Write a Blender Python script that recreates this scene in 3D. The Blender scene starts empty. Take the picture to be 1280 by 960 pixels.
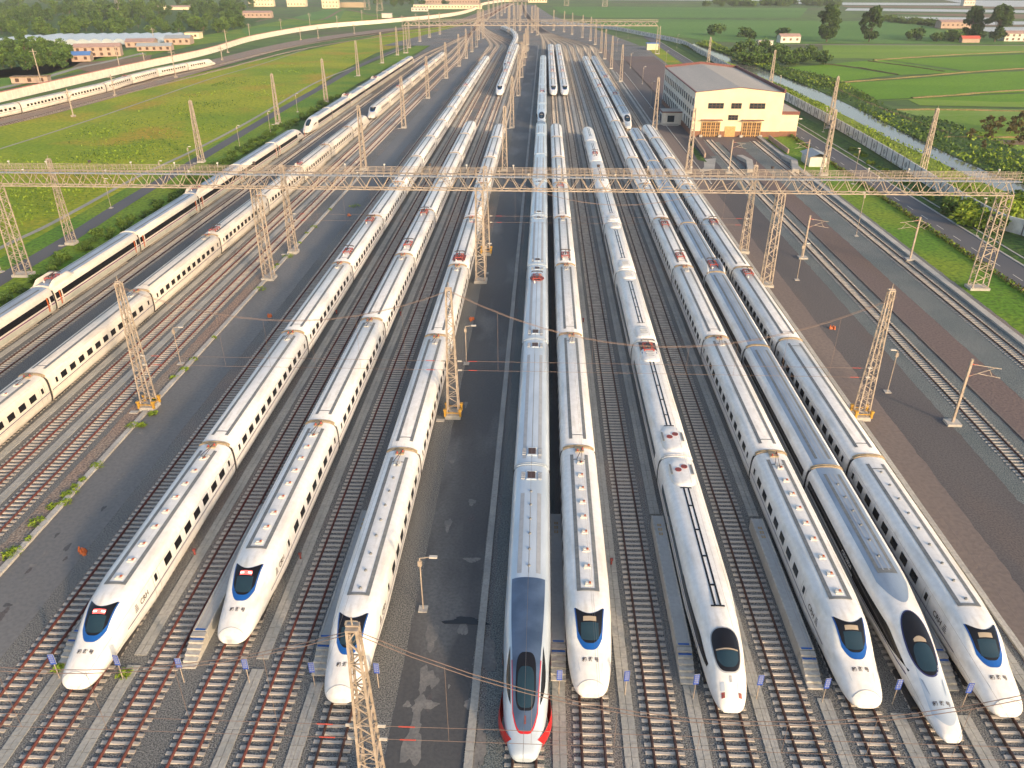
import bpy, bmesh, math, random
import numpy as np
from mathutils import Vector, Matrix
R = math.radians
S = bpy.context.scene
COL = S.collection

# ------------------------------------------------------------------ camera, sky, sun, exposure
FPX, VPX, VPY, H = 960.0, 682.0, -36.0, 44.0
PITCH = math.atan((480 - VPY) / FPX)
YAW = math.atan((VPX - 640) / math.hypot(480 - VPY, FPX))
cam_d = bpy.data.cameras.new("camera")
cam = bpy.data.objects.new("camera", cam_d); COL.objects.link(cam)
cam.location = (0, 0, H); cam.rotation_euler = (math.pi / 2 - PITCH, 0, YAW)
cam_d.sensor_width = 36; cam_d.lens = FPX / 1280 * 36
cam_d.clip_start = 0.5; cam_d.clip_end = 20000
S.camera = cam

SUN_EL, SUN_DX, SUN_DY = 15.0, 0.62, -0.78        # where the light comes from
W = bpy.data.worlds.new("World"); S.world = W; W.use_nodes = True
nt = W.node_tree; bg = nt.nodes['Background']
sky = nt.nodes.new('ShaderNodeTexSky'); sky.sky_type = 'NISHITA'; sky.sun_disc = False
sky.sun_elevation = R(SUN_EL); sky.sun_rotation = math.atan2(SUN_DX, SUN_DY)
sky.air_density = 1.0; sky.dust_density = 3.5; sky.ozone_density = 1.0
nt.links.new(sky.outputs[0], bg.inputs[0]); bg.inputs[1].default_value = 0.15
sl = bpy.data.lights.new("sun", 'SUN'); sl.energy = 2.3; sl.angle = R(3.0); sl.color = (1.0, 0.68, 0.42)
so = bpy.data.objects.new("sun", sl); COL.objects.link(so)
_n = math.hypot(SUN_DX, SUN_DY); ce = math.cos(R(SUN_EL))
sdir = Vector((SUN_DX / _n * ce, SUN_DY / _n * ce, math.sin(R(SUN_EL))))
so.rotation_euler = sdir.to_track_quat('Z', 'Y').to_euler(); so.location = (60, -60, 80)
S.view_settings.view_transform = 'Standard'; S.view_settings.look = 'None'
S.view_settings.exposure = 1.0; S.view_settings.gamma = 1.0
S.render.engine = 'CYCLES'

# ------------------------------------------------------------------ map of the place (metres; y runs along the tracks)
_F = Vector((-math.sin(YAW) * math.cos(PITCH), math.cos(YAW) * math.cos(PITCH), -math.sin(PITCH)))
_Rt = Vector((math.cos(YAW), math.sin(YAW), 0)); _U = _Rt.cross(_F)
def G(x, y, z=0.0):
    d = _F * FPX + _Rt * (x - 640) + _U * (480 - y)
    t = (z - H) / d.z
    return Vector((d.x * t, d.y * t, z))
def TX(x960): return G(x960, 960).x
def YG(y, x=682, z=0.0): return G(x, y, z).y

# ------------------------------------------------------------------ materials
def newmat(name):
    m = bpy.data.materials.new(name); m.use_nodes = True
    return m, m.node_tree, m.node_tree.nodes['Principled BSDF']
def noise_fac(t, scale, detail=4, lo=0.35, hi=0.65, coord='Object', vscale=None):
    tc = t.nodes.new('ShaderNodeTexCoord'); n = t.nodes.new('ShaderNodeTexNoise')
    n.inputs['Scale'].default_value = scale; n.inputs['Detail'].default_value = detail
    if vscale:
        mp = t.nodes.new('ShaderNodeMapping'); mp.inputs['Scale'].default_value = vscale
        t.links.new(tc.outputs[coord], mp.inputs[0]); t.links.new(mp.outputs[0], n.inputs['Vector'])
    else: t.links.new(tc.outputs[coord], n.inputs['Vector'])
    r = t.nodes.new('ShaderNodeMapRange'); r.inputs[1].default_value = lo; r.inputs[2].default_value = hi
    t.links.new(n.outputs[0], r.inputs[0]); return r.outputs[0]
def mixc(t, fac, a, b, mode='MIX'):
    m = t.nodes.new('ShaderNodeMix'); m.data_type = 'RGBA'; m.blend_type = mode
    if isinstance(fac, float): m.inputs[0].default_value = fac
    else: t.links.new(fac, m.inputs[0])
    for s, v in ((m.inputs[6], a), (m.inputs[7], b)):
        if isinstance(v, tuple): s.default_value = (*v, 1)
        else: t.links.new(v, s)
    return m.outputs[2]
def paint(name, c, rough=0.5, metal=0.0, c2=None, scale=1.0, lo=.35, hi=.65, vscale=None, coat=0.0, bump=0.0, emit=None):
    m, t, b = newmat(name)
    b.inputs['Roughness'].default_value = rough; b.inputs['Metallic'].default_value = metal
    if coat: b.inputs['Coat Weight'].default_value = coat; b.inputs['Coat Roughness'].default_value = .15
    c2 = c2 or tuple(v * .88 for v in c)
    f = noise_fac(t, scale, 5, lo, hi, vscale=vscale)
    t.links.new(mixc(t, f, c, c2), b.inputs['Base Color'])
    if bump:
        bp = t.nodes.new('ShaderNodeBump'); bp.inputs['Strength'].default_value = bump; bp.inputs['Distance'].default_value = .05
        t.links.new(f, bp.inputs['Height']); t.links.new(bp.outputs[0], b.inputs['Normal'])
    if emit: b.inputs['Emission Color'].default_value = (*emit[0], 1); b.inputs['Emission Strength'].default_value = emit[1]
    return m
def layered(name, c1, c2, s1, c3=None, s2=30, amt=.5, rough=.9, bump=.3, s3=None, c4=None, big=(.4, .6), vs=None, bd=.06, spec=.25):
    """large patches c1/c2, fine speckle towards c3, third blotches c4"""
    m, t, b = newmat(name); b.inputs['Roughness'].default_value = rough; b.inputs['Specular IOR Level'].default_value = spec
    f = noise_fac(t, s1, 6, big[0], big[1], vscale=vs)
    c = mixc(t, f, c1, c2)
    if c4:
        f4 = noise_fac(t, s3, 5, .52, .68, vscale=vs); c = mixc(t, f4, c, c4)
    f2 = noise_fac(t, s2, 3, .38, .66)
    if c3:
        mm = t.nodes.new('ShaderNodeMath'); mm.operation = 'MULTIPLY'; mm.inputs[1].default_value = amt
        t.links.new(f2, mm.inputs[0]); c = mixc(t, mm.outputs[0], c, c3)
    t.links.new(c, b.inputs['Base Color'])
    if bump:
        bp = t.nodes.new('ShaderNodeBump'); bp.inputs['Strength'].default_value = bump; bp.inputs['Distance'].default_value = bd
        t.links.new(f2, bp.inputs['Height']); t.links.new(bp.outputs[0], b.inputs['Normal'])
    return m
def leafmat(name, c1, c2):
    m, t, b = newmat(name); b.inputs['Roughness'].default_value = .75; b.inputs['Specular IOR Level'].default_value = .2
    g = t.nodes.new('ShaderNodeNewGeometry')
    f = noise_fac(t, .6, 3, .35, .65)
    a = mixc(t, g.outputs['Random Per Island'], c1, c2)
    t.links.new(mixc(t, f, a, tuple(v * .7 for v in c1)), b.inputs['Base Color'])
    return m
M = {}
M['gravel'] = layered('gravel', (.25, .26, .255), (.32, .325, .31), .05, (.035, .04, .045), 11, .97, s3=.045, c4=(.40, .32, .27), bump=.8)
M['ballast'] = layered('ballast', (.17, .18, .18), (.25, .255, .245), .12, (.05, .055, .06), 6, .9, bump=.9)
M['ballast_blue'] = layered('ballast_blue', (.20, .235, .24), (.27, .295, .29), .1, (.045, .065, .072), 10, .95, bump=.9)
M['ballast_brown'] = layered('ballast_brown', (.38, .28, .22), (.34, .30, .25), .1, (.09, .07, .06), 5, .8, bump=.9)
M['asphalt'] = layered('asphalt', (.072, .075, .079), (.115, .118, .118), .06, (.05, .055, .06), 4, .4, rough=.62, bump=.15, s3=.16, c4=(.17, .175, .175), vs=(1, .35, 1))
M['asphalt_left'] = layered('asphalt_left', (.15, .155, .158), (.20, .202, .20), .05, (.09, .1, .105), 3, .4, rough=.7, bump=.15, s3=.2, c4=(.16, .165, .165), vs=(1, .3, 1))
M['dirt_road'] = layered('dirt_road', (.20, .165, .148), (.165, .142, .133), .07, (.12, .105, .10), 2.5, .5, bump=.2, s3=.12, c4=(.23, .19, .165), vs=(1, .25, 1))
M['dark_gravel'] = layered('dark_gravel', (.105, .102, .108), (.145, .135, .132), .05, (.05, .05, .055), 6, .6, bump=.12, s3=.1, c4=(.15, .125, .115), vs=(1, .3, 1))
M['red_gravel'] = layered('red_gravel', (.19, .145, .13), (.155, .13, .13), .05, (.075, .065, .07), 3.5, .6, bump=.4, s3=.1, c4=(.18, .135, .11), vs=(1, .4, 1))
M['highway'] = layered('highway', (.10, .105, .115), (.12, .122, .13), .05, (.09, .09, .1), 3, .3, rough=.8, bump=.1)
M['concrete'] = layered('concrete', (.40, .40, .37), (.32, .33, .31), .25, (.24, .24, .23), 5, .5, bump=.2)
M['kerb'] = layered('kerb', (.50, .49, .45), (.40, .39, .36), .3, (.28, .27, .25), 4, .5, bump=.2)
M['platform'] = layered('platform_concrete', (.42, .43, .42), (.36, .37, .36), .3, (.3, .3, .3), 4, .35, bump=.1)
M['grass'] = layered('grass', (.20, .29, .012), (.36, .37, .018), .02, (.08, .18, .008), .9, .6, bump=.7, s3=.035, c4=(.42, .29, .03), bd=.2)
M['grass2'] = layered('grass_green', (.12, .26, .018), (.22, .31, .022), .06, (.04, .085, .012), 1.5, .7, bump=.3, bd=.15)
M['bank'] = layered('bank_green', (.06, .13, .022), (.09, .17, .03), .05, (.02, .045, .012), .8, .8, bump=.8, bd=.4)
M['reedmat'] = layered('reed_bed', (.22, .31, .03), (.28, .34, .04), .08, (.07, .12, .015), 1.2, .6, bump=.8, bd=.5)
M['terrain'] = layered('far_fields', (.075, .15, .035), (.11, .19, .04), .006, (.04, .07, .03), .08, .6, bump=0, s3=.01, c4=(.12, .12, .065), vs=(.35, 1, 1))
M['paddy'] = layered('paddy', (.11, .25, .008), (.155, .30, .012), .03, (.075, .19, .010), .8, .7, bump=.4, bd=.2, vs=(.4, 1, 1))
M['paddy2'] = layered('paddy_pale', (.17, .30, .018), (.12, .24, .018), .02, (.2, .27, .06), .5, .6, bump=.4, bd=.2, vs=(.3, 1, 1), s3=.03, c4=(.25, .34, .12))
M['paddy3'] = layered('paddy_far', (.08, .20, .03), (.11, .24, .04), .01, (.05, .11, .035), .3, .4, bump=0, vs=(.3, 1, 1))
M['bund'] = layered('bund', (.20, .17, .06), (.25, .18, .09), .1, (.10, .12, .03), 1, .7, bump=.5, bd=.2)
M['soil'] = layered('soil', (.25, .17, .11), (.20, .15, .10), .05, (.1, .1, .05), .8, .5, bump=.2)
M['path'] = layered('path_concrete', (.36, .35, .30), (.30, .30, .26), .2, (.2, .2, .15), 2, .4, bump=.1)
M['white'] = layered('white_paint', (.78, .79, .78), (.70, .71, .70), .7, c3=(.50, .50, .47), s2=2.2, amt=.3, rough=.36, bump=0, s3=1.6, c4=(.62, .62, .59), vs=(1, .15, .6), spec=.5)
M['cream'] = layered('sun_tinted_white_paint', (.73, .68, .60), (.64, .60, .53), .6, c3=(.46, .42, .35), s2=2.2, amt=.25, rough=.36, bump=0, s3=1.6, c4=(.56, .52, .45), vs=(1, .15, .6), spec=.5)  # white train paint with the warm tint of sunlight put into its colour
M['silver'] = paint('silver_blue_roof', (.33, .41, .50), .35, metal=.3, c2=(.22, .28, .36), scale=.8, vscale=(1, .3, 1), lo=.4, hi=.7)
M['palesilver'] = paint('pale_silver', (.54, .62, .69), .32, metal=.2, c2=(.42, .50, .57), scale=.6, vscale=(1, .3, 1), coat=.3)
M['lowgreen'] = paint('pale_grey_green_skirt', (.50, .52, .44), .45, c2=(.40, .42, .36), scale=.7)
M['slate'] = paint('slate_blue_grey', (.09, .14, .23), .35, metal=.2, c2=(.05, .085, .15), scale=.6, coat=.4)
M['strip'] = paint('dark_grey_roof_strip', (.13, .15, .16), .75, c2=(.20, .21, .21), scale=3)
M['stripgrey'] = paint('mid_grey_roof_strip', (.30, .33, .36), .7, c2=(.36, .39, .42), scale=2)
M['pane'] = paint('windshield_pane_glass', (.015, .038, .058), .12)
M['black'] = paint('black_gloss', (.008, .008, .010), .22)
M['glass'] = paint('dark_window_glass', (.012, .03, .045), .1)
M['blue'] = paint('bright_blue_paint', (.008, .09, .36), .35, coat=.1)
M['navy'] = paint('navy_line_paint', (.03, .035, .13), .4)
M['purple'] = paint('purple_line_paint', (.14, .03, .13), .4)
M['red'] = paint('red_paint', (.55, .018, .02), .35, coat=.3)
M['redframe'] = paint('red_brown_insulator', (.28, .05, .04), .55, c2=(.12, .04, .04), scale=5)
M['darkmetal'] = paint('dark_steel', (.06, .06, .065), .5, metal=.5, c2=(.12, .09, .08), scale=4)
M['under'] = paint('underframe_grey', (.035, .035, .038), .8)
M['beige'] = paint('beige_gangway', (.42, .34, .22), .7, c2=(.30, .24, .16), scale=3)
M['vent'] = paint('roof_vent_white', (.66, .64, .58), .5)
M['orange'] = paint('orange_plastic', (.50, .12, .03), .5)
M['ruby'] = paint('red_cab_glow', (.5, .05, .05), .4, emit=((1, .12, .1), 1.2))
M['lamp'] = paint('lit_marker_lamp', (.9, .5, .4), .4, emit=((1, .45, .35), 4.0))
M['cabin'] = paint('cab_interior_beige', (.34, .29, .22), .6)
M['rail'] = paint('rail_steel', (.045, .028, .024), .6, metal=.1, c2=(.08, .035, .028), scale=.2)  # shadow along the rails put into this dark colour
M['railsunred'] = paint('sun_reddened_rail', (.13, .032, .026), .85, c2=(.09, .035, .03), scale=.3)  # red of low grazing sunlight put into the rail colour
M['sleeper'] = paint('sleeper_concrete', (.50, .47, .42), .9, c2=(.33, .31, .28), scale=1.3)
M['mast'] = paint('weathered_galvanised_steel', (.40, .345, .29), .65, metal=.1, c2=(.27, .23, .185), scale=2)
M['yellow'] = paint('yellow_paint', (.46, .28, .04), .5, c2=(.4, .22, .03), scale=3)
M['wire'] = paint('wire_copper_grey', (.30, .22, .18), .5, metal=.4)
M['insul'] = paint('insulator_red_brown', (.40, .07, .05), .4)
M['ylw_wall'] = paint('cream_render_wall', (.72, .63, .44), .85, c2=(.64, .56, .39), scale=.35)
M['wall_white'] = layered('white_render', (.66, .65, .60), (.58, .56, .50), .2, (.5, .48, .42), 1.2, .4, bump=.1)
M['plinth'] = paint('brown_plinth', (.24, .11, .06), .8, c2=(.18, .09, .06), scale=1)
M['roofgrey'] = layered('metal_roof', (.38, .35, .30), (.44, .40, .34), .08, (.3, .3, .29), 1.2, .4, rough=.6, bump=.1, vs=(1, .15, 1))
M['roofedge'] = paint('dark_red_flashing', (.15, .05, .045), .6)
M['winbrown'] = paint('brown_window', (.07, .035, .022), .4)
M['door'] = paint('bronze_door', (.52, .33, .13), .5, c2=(.42, .26, .1), scale=2)
M['wallpanel'] = layered('fence_wall_panel', (.78, .78, .76), (.68, .68, .67), .2, (.42, .42, .4), 1, .4, bump=.1)
M['postdark'] = paint('dark_fence_post', (.18, .18, .19), .7)
M['panelgreen'] = paint('pale_barrier_panel', (.66, .66, .58), .6, c2=(.55, .56, .5), scale=.5)
M['pinkcap'] = paint('faded_red_cap', (.42, .17, .15), .7)
M['brick'] = paint('orange_brick', (.42, .31, .24), .9, c2=(.34, .26, .21), scale=.4)
M['tileroof'] = paint('pale_red_tile', (.40, .27, .23), .85, c2=(.33, .23, .2), scale=.4)
M['redroof'] = paint('bright_red_roof', (.50, .10, .07), .8)
M['blueroof'] = paint('blue_sheet_roof', (.08, .20, .48), .6)
M['greyroof'] = paint('grey_sheet_roof', (.32, .36, .38), .6)
M['greenhouse'] = paint('greenhouse_film', (.42, .48, .50), .45, c2=(.36, .42, .45), scale=.1, coat=.3)
M['bark'] = paint('bark', (.12, .09, .06), .95)
M['leaf_dark'] = leafmat('leaf_dark_green', (.045, .10, .022), (.09, .155, .035))
M['leaf_mid'] = leafmat('leaf_mid_green', (.07, .14, .025), (.12, .19, .035))
M['leaf_yel'] = leafmat('leaf_yellow_green', (.16, .26, .025), (.24, .31, .035))
M['leaf_olive'] = leafmat('leaf_olive', (.10, .085, .03), (.15, .13, .05))
M['lampglass'] = paint('lamp_glass_white', (.55, .53, .48), .3)
M['signblue'] = paint('sign_blue', (.02, .07, .40), .4)
M['puddle'] = paint('wet_dark_asphalt', (.02, .022, .024), .12)
M['scuff'] = layered('worn_pale_concrete', (.22, .22, .21), (.16, .165, .165), .8, (.12, .12, .12), 5, .6, bump=.1)
_m, _t, _b = newmat('canal_water'); _b.inputs['Base Color'].default_value = (.16, .16, .14, 1); _b.inputs['Roughness'].default_value = .12
_f = noise_fac(_t, 1.5, 3, 0, 1); _bp = _t.nodes.new('ShaderNodeBump'); _bp.inputs['Strength'].default_value = .12; _bp.inputs['Distance'].default_value = .05
_t.links.new(_f, _bp.inputs['Height']); _t.links.new(_bp.outputs[0], _b.inputs['Normal']); M['water'] = _m
M['pond'] = paint('pond_water', (.50, .50, .47), .3, c2=(.40, .41, .38), scale=.02)  # pale sky reflection put into the base colour

# ------------------------------------------------------------------ mesh collector
class MB:
    def __init__(s): s.v = []; s.f = []; s.m = []; s.mats = []; s.sm = []; s.cur = 0; s.smooth = False
    def mat(s, k):
        m = M[k]
        if m not in s.mats: s.mats.append(m)
        s.cur = s.mats.index(m); return s
    def face(s, idx): s.f.append(tuple(idx)); s.m.append(s.cur); s.sm.append(s.smooth)
    def quad(s, a, b, c, d):
        n = len(s.v); s.v += [tuple(a), tuple(b), tuple(c), tuple(d)]; s.face((n, n + 1, n + 2, n + 3))
    def poly(s, pts):
        n = len(s.v); s.v += [tuple(p) for p in pts]; s.face(range(n, n + len(pts)))
    def box(s, cx, cy, cz, sx, sy, sz, rz=0.0):
        n = len(s.v); c, q = math.cos(rz), math.sin(rz)
        for dz in (-.5, .5):
            for dx, dy in ((-.5, -.5), (.5, -.5), (.5, .5), (-.5, .5)):
                x, y = dx * sx, dy * sy
                s.v.append((cx + x * c - y * q, cy + x * q + y * c, cz + dz * sz))
        for q4 in ((0, 3, 2, 1), (4, 5, 6, 7), (0, 1, 5, 4), (1, 2, 6, 5), (2, 3, 7, 6), (3, 0, 4, 7)): s.face([n + i for i in q4])
    def bar(s, a, b, w, h=None, n=4):
        h = h or w; a = Vector(a); b = Vector(b); d = b - a
        if d.length < 1e-6: return
        d.normalize(); up = Vector((0, 0, 1)) if abs(d.z) < .95 else Vector((1, 0, 0))
        x = d.cross(up).normalized(); y = x.cross(d).normalized(); k = len(s.v)
        for p in (a, b):
            for i in range(n):
                t = 2 * math.pi * (i + .5) / n; r = 1 / math.cos(math.pi / n) if n == 4 else 1
                s.v.append(tuple(p + x * (math.cos(t) * w / 2 * r) + y * (math.sin(t) * h / 2 * r)))
        for i in range(n): j = (i + 1) % n; s.face((k + i, k + j, k + n + j, k + n + i))
        s.face(range(k + n - 1, k - 1, -1)); s.face(range(k + n, k + 2 * n))
    def path(s, pts, w, n=4):
        for a, b in zip(pts[:-1], pts[1:]): s.bar(a, b, w, n=n)
    def cyl(s, cx, cy, z0, z1, r0, r1=None, n=12):
        r1 = r0 if r1 is None else r1; k = len(s.v)
        for z, r in ((z0, r0), (z1, r1)):
            for i in range(n): t = 2 * math.pi * i / n; s.v.append((cx + r * math.cos(t), cy + r * math.sin(t), z))
        for i in range(n): j = (i + 1) % n; s.face((k + i, k + j, k + n + j, k + n + i))
        s.face(range(k + n, k + 2 * n)); s.face(range(k + n - 1, k - 1, -1))
    def ribbon(s, L, Rr, z=None):
        """strip between two polylines of equal length"""
        k = len(s.v)
        for a, b in zip(L, Rr): s.v += [tuple(a), tuple(b)]
        for i in range(len(L) - 1): s.face((k + 2 * i, k + 2 * i + 1, k + 2 * i + 3, k + 2 * i + 2))
    def grid(s, rows):
        k = len(s.v); n = len(rows[0])
        for r in rows: s.v += [tuple(p) for p in r]
        for i in range(len(rows) - 1):
            for j in range(n - 1): s.face((k + i * n + j, k + i * n + j + 1, k + (i + 1) * n + j + 1, k + (i + 1) * n + j))
    def me(s, name):
        me = bpy.data.meshes.new(name); me.from_pydata(s.v, [], s.f)
        for m in s.mats: me.materials.append(m)
        me.polygons.foreach_set('material_index', s.m); me.polygons.foreach_set('use_smooth', s.sm)
        me.update(); return me
def new(mat=None):
    b = MB()
    if mat: b.mat(mat)
    return b
def link(name, me, parent=None, loc=None, rz=0.0):
    o = bpy.data.objects.new(name, me); COL.objects.link(o)
    if parent: o.parent = parent
    if loc is not None: o.location = loc
    if rz: o.rotation_euler = (0, 0, rz)
    return o
def put(b, name, parent=None, loc=None, rz=0.0): return link(name, b.me(name), parent, loc, rz)
def tag(o, label, cat, group=None):
    o['label'] = label; o['category'] = cat
    if group: o['group'] = group
    return o
def thing(name, label, cat, loc=(0, 0, 0), rz=0.0, group=None): return tag(link(name, None, None, loc, rz), label, cat, group)
def struct(b, name): o = put(b, name); o['kind'] = 'structure'; return o
def stuff(b, name, label=None, cat=None):
    o = put(b, name); o['kind'] = 'stuff'
    if label: o['label'] = label; o['category'] = cat
    return o
def dup(o, loc, rz=None, label=None, group=None):
    r = o.copy(); COL.objects.link(r); r.location = loc
    if rz is not None: r.rotation_euler = (0, 0, rz)
    if label: r['label'] = label
    if group: r['group'] = group
    for ch in list(o.children):
        c = ch.copy(); COL.objects.link(c); c.parent = r
        for g in list(ch.children): d = g.copy(); COL.objects.link(d); d.parent = c
    return r
ORD = ['nearest', 'second nearest', 'third nearest', 'fourth nearest', 'fifth nearest', 'sixth nearest', 'seventh nearest', 'eighth nearest', 'ninth nearest', 'tenth nearest', 'eleventh nearest', 'twelfth nearest', 'thirteenth nearest', 'fourteenth nearest', 'fifteenth nearest']
NUM = ['first', 'second', 'third', 'fourth', 'fifth', 'sixth', 'seventh', 'eighth', 'ninth', 'tenth', 'eleventh', 'twelfth', 'thirteenth', 'fourteenth', 'fifteenth', 'sixteenth']
rnd = random.Random(7)

# ================================================================== GROUND
def strip(name, xa, xb, y0, y1, z, mat, ny=12):
    """straight band along the yard between two lines"""
    b = new(mat); X0, X1 = TX(xa), TX(xb)
    j = .09 if any(k in mat for k in ('gravel', 'ballast', 'dirt', 'grass', 'asphalt')) and name != 'yard_ground' else 0.0
    if j: ny = int(min(420, (y1 - y0) / .8))
    r = random.Random(name + str(xa)); ys = [y0 + (y1 - y0) * (i / ny) ** (1.6 if j else 1) for i in range(ny + 1)]
    b.ribbon([(X1 + r.gauss(0, j * (.2 if 'asphalt' in mat else .6)), y, z) for y in ys][::-1], [(X0 + r.gauss(0, j * (.2 if 'asphalt' in mat else .6)), y, z) for y in ys][::-1]); return struct(b, name)
AZ = [0]
def area(name, pts, z, mat):
    AZ[0] += 1; z = z + .0023 * (AZ[0] % 17); b = new(mat); P = [G(x, y) for x, y in pts]; P = [(p.x, p.y, z) for p in P]
    if sum(P[i][0] * P[(i + 1) % len(P)][1] - P[(i + 1) % len(P)][0] * P[i][1] for i in range(len(P))) < 0: P = P[::-1]
    bm = bmesh.new(); vs = [bm.verts.new(p) for p in P]; f = bm.faces.new(vs); bmesh.ops.triangulate(bm, faces=[f])
    me = bpy.data.meshes.new(name); bm.to_mesh(me); bm.free(); me.materials.append(M[mat])
    o = link(name, me); o['kind'] = 'structure'; return o
def offset_line(P, w):
    """two polylines at +-w/2 from P (horizontal)"""
    L, Rr = [], []
    for i, p in enumerate(P):
        d = (P[min(i + 1, len(P) - 1)] - P[max(i - 1, 0)]); d.z = 0; d.normalize(); n = Vector((d.y, -d.x, 0))
        L.append(p - n * w / 2); Rr.append(p + n * w / 2)
    return L, Rr
def smooth_line(P, n=6):
    out = []
    for i in range(len(P) - 1):
        p0, p1, p2, p3 = P[max(i - 1, 0)], P[i], P[i + 1], P[min(i + 2, len(P) - 1)]
        for k in range(n):
            t = k / n; out.append(0.5 * ((2 * p1) + (p2 - p0) * t + (2 * p0 - 5 * p1 + 4 * p2 - p3) * t * t + (3 * p1 - p0 - 3 * p2 + p3) * t ** 3))
    return out + [P[-1]]
def band(name, pts, w, z, mat, n=6, kind=True):
    P = smooth_line([G(x, y, z) for x, y in pts], n); L, Rr = offset_line(P, w); b = new(mat); b.ribbon(L, Rr)
    return struct(b, name) if kind else b

YN, YF = 8.0, YG(57)             # near and far end of the straight yard
b = new('terrain'); n = 40
b.grid([[(-4500 + 9000 * j / n, -200 + 9000 * i / n, -.30) for j in range(n + 1)] for i in range(n + 1)]); struct(b, 'terrain')
strip('yard_ground', -860, 2000, YN - 30, YF, 0.0, 'gravel', 30)
area('yard_throat_ground', [(478, 57), (596, 27), (612, 16), (634, 6), (668, 6), (690, 20), (735, 33), (800, 57)], .0, 'gravel')
strip('left_yard_road', -214, -107, YN, YG(50), .012, 'asphalt_left')
strip('centre_yard_road', 478, 578, YN, YG(57), .012, 'asphalt')
strip('dirt_road', 1372, 1450, YN, YG(60), .017, 'dirt_road')
strip('dark_gravel_yard', 1438, 1580, YN, YG(75), .012, 'dark_gravel')
strip('far_gravel_yard', 1572, 1950, YG(176), YG(70), .012, 'red_gravel')
strip('red_gravel_yard', 1688, 1796, YN, YG(176), .010, 'red_gravel')
strip('blue_ballast', 1572, 1692, YN, YG(176), .014, 'ballast_blue')
strip('blue_ballast', 1792, 1950, YN, YG(176), .014, 'ballast_blue')
strip('blue_ballast', 600, 700, YN, YF, .010, 'ballast_blue')
strip('brown_ballast', -262, -222, YN, YG(330), .010, 'ballast_brown')
strip('brown_ballast', -585, -530, YN, YG(150), .012, 'dark_gravel')
# kerbs (real steps)
def kerb(name, xc, w, y0, y1, h=.15, mat='kerb'):
    b = new(mat); X = TX(xc)
    y = y0
    while y < y1:
        L = min(3.0, y1 - y); b.box(X + rnd.uniform(-.012, .012), y + L / 2, h / 2, w, L - .03, h + rnd.uniform(-.01, .01)); y += 3.0
    return struct(b, name)
kerb('kerb', -220, .55, YN, YG(215), .22, 'kerb')
kerb('kerb', 585, .55, YN, YF, .12, 'concrete')
kerb('kerb', 1378, .5, YN, YG(90), .18)
kerb('kerb', 1698, .22, YN, YG(180), .14, 'dirt_road')
kerb('kerb', 1958, 1.0, YN, YG(90), .3)
kerb('kerb', 1458, .25, YG(228), YG(90), .14)
# worn patches and puddle on the centre road
def blot(name, cx, cy, rx, ry, mat, z, seed):
    r = random.Random(seed); b = new(mat); c = G(cx, cy)
    P = []
    for i in range(28):
        a = 2 * math.pi * i / 28; k = 1 + .35 * math.sin(3 * a + seed) * r.uniform(.4, 1) + r.uniform(-.15, .15)
        P.append((c.x + rx * k * math.cos(a), c.y + ry * k * math.sin(a), z))
    b.poly(P); return struct(b, name)
for i, (x, y, rx, ry) in enumerate([(540, 795, .45, 1.3), (532, 848, .5, 1.1), (528, 880, .7, .6), (516, 925, .55, 2.0), (608, 820, .8, 1.5), (588, 880, .35, .6), (590, 700, .7, .3), (590, 628, .35, .5), (536, 880, .6, .3), (600, 930, .35, 2.2)]):
    blot('worn_patch', x, y, rx, ry, 'scuff', .018 + .002 * i, i)
_r = random.Random(31)
for i in range(34):
    left = i % 2; yy = _r.uniform(500, 940); xx = (VPX + (_r.uniform(-195, -125) - VPX) * (yy - VPY) / 996) if left else (VPX + (_r.uniform(490, 570) - VPX) * (yy - VPY) / 996)
    if left and xx < 0: xx = _r.uniform(5, 120); yy = _r.uniform(640, 720)
    if 0 < xx: blot('worn_patch', xx, yy, _r.uniform(.08, .35), _r.uniform(.1, .9), _r.choice(('scuff', 'dark_gravel', 'asphalt')), .0145 + .0009 * i % .003 + .0007 * (i % 7), i + 50)
blot('puddle', 582, 777, 1.5, .38, 'puddle', .045, 3)
# slab walkways between the tracks
WALK = [(-5, YN, YG(850)), (92, YN, YG(850)), (272, YN, YG(860)), (363, YN, YG(865)), (700, YN, YG(862)), (791, YN, YF), (882, YN, YG(862)), (972, YN, YF),
        (1062, YN, YG(870)), (1153, YN, YG(878)), (1240, YN, YG(885)), (1352, YG(900), YG(90)), (92, YG(835), YF), (272, YG(835), YF), (363, YG(790), YF), (-345, YN, YG(120)), (-437, YN, YG(120)), (-730, YN, YG(120)), (1062, YG(640), YF), (882, YG(640), YF)]
for xc, y0, y1 in WALK:
    b = new('concrete'); X = TX(xc); w = .92; y = y0; far = YG(300)
    while y < y1:
        L = 1.0 if y < far else 10.0
        for sx in ((-w / 4, w / 4) if y < far else (0,)):
            ww = w / 2 - .03 if y < far else w
            b.box(X + sx + rnd.uniform(-.008, .008), y + L / 2, .035, ww, L - .03, .07 + rnd.uniform(-.01, .01))
        y += L
    struct(b, 'slab_walkway')

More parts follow.
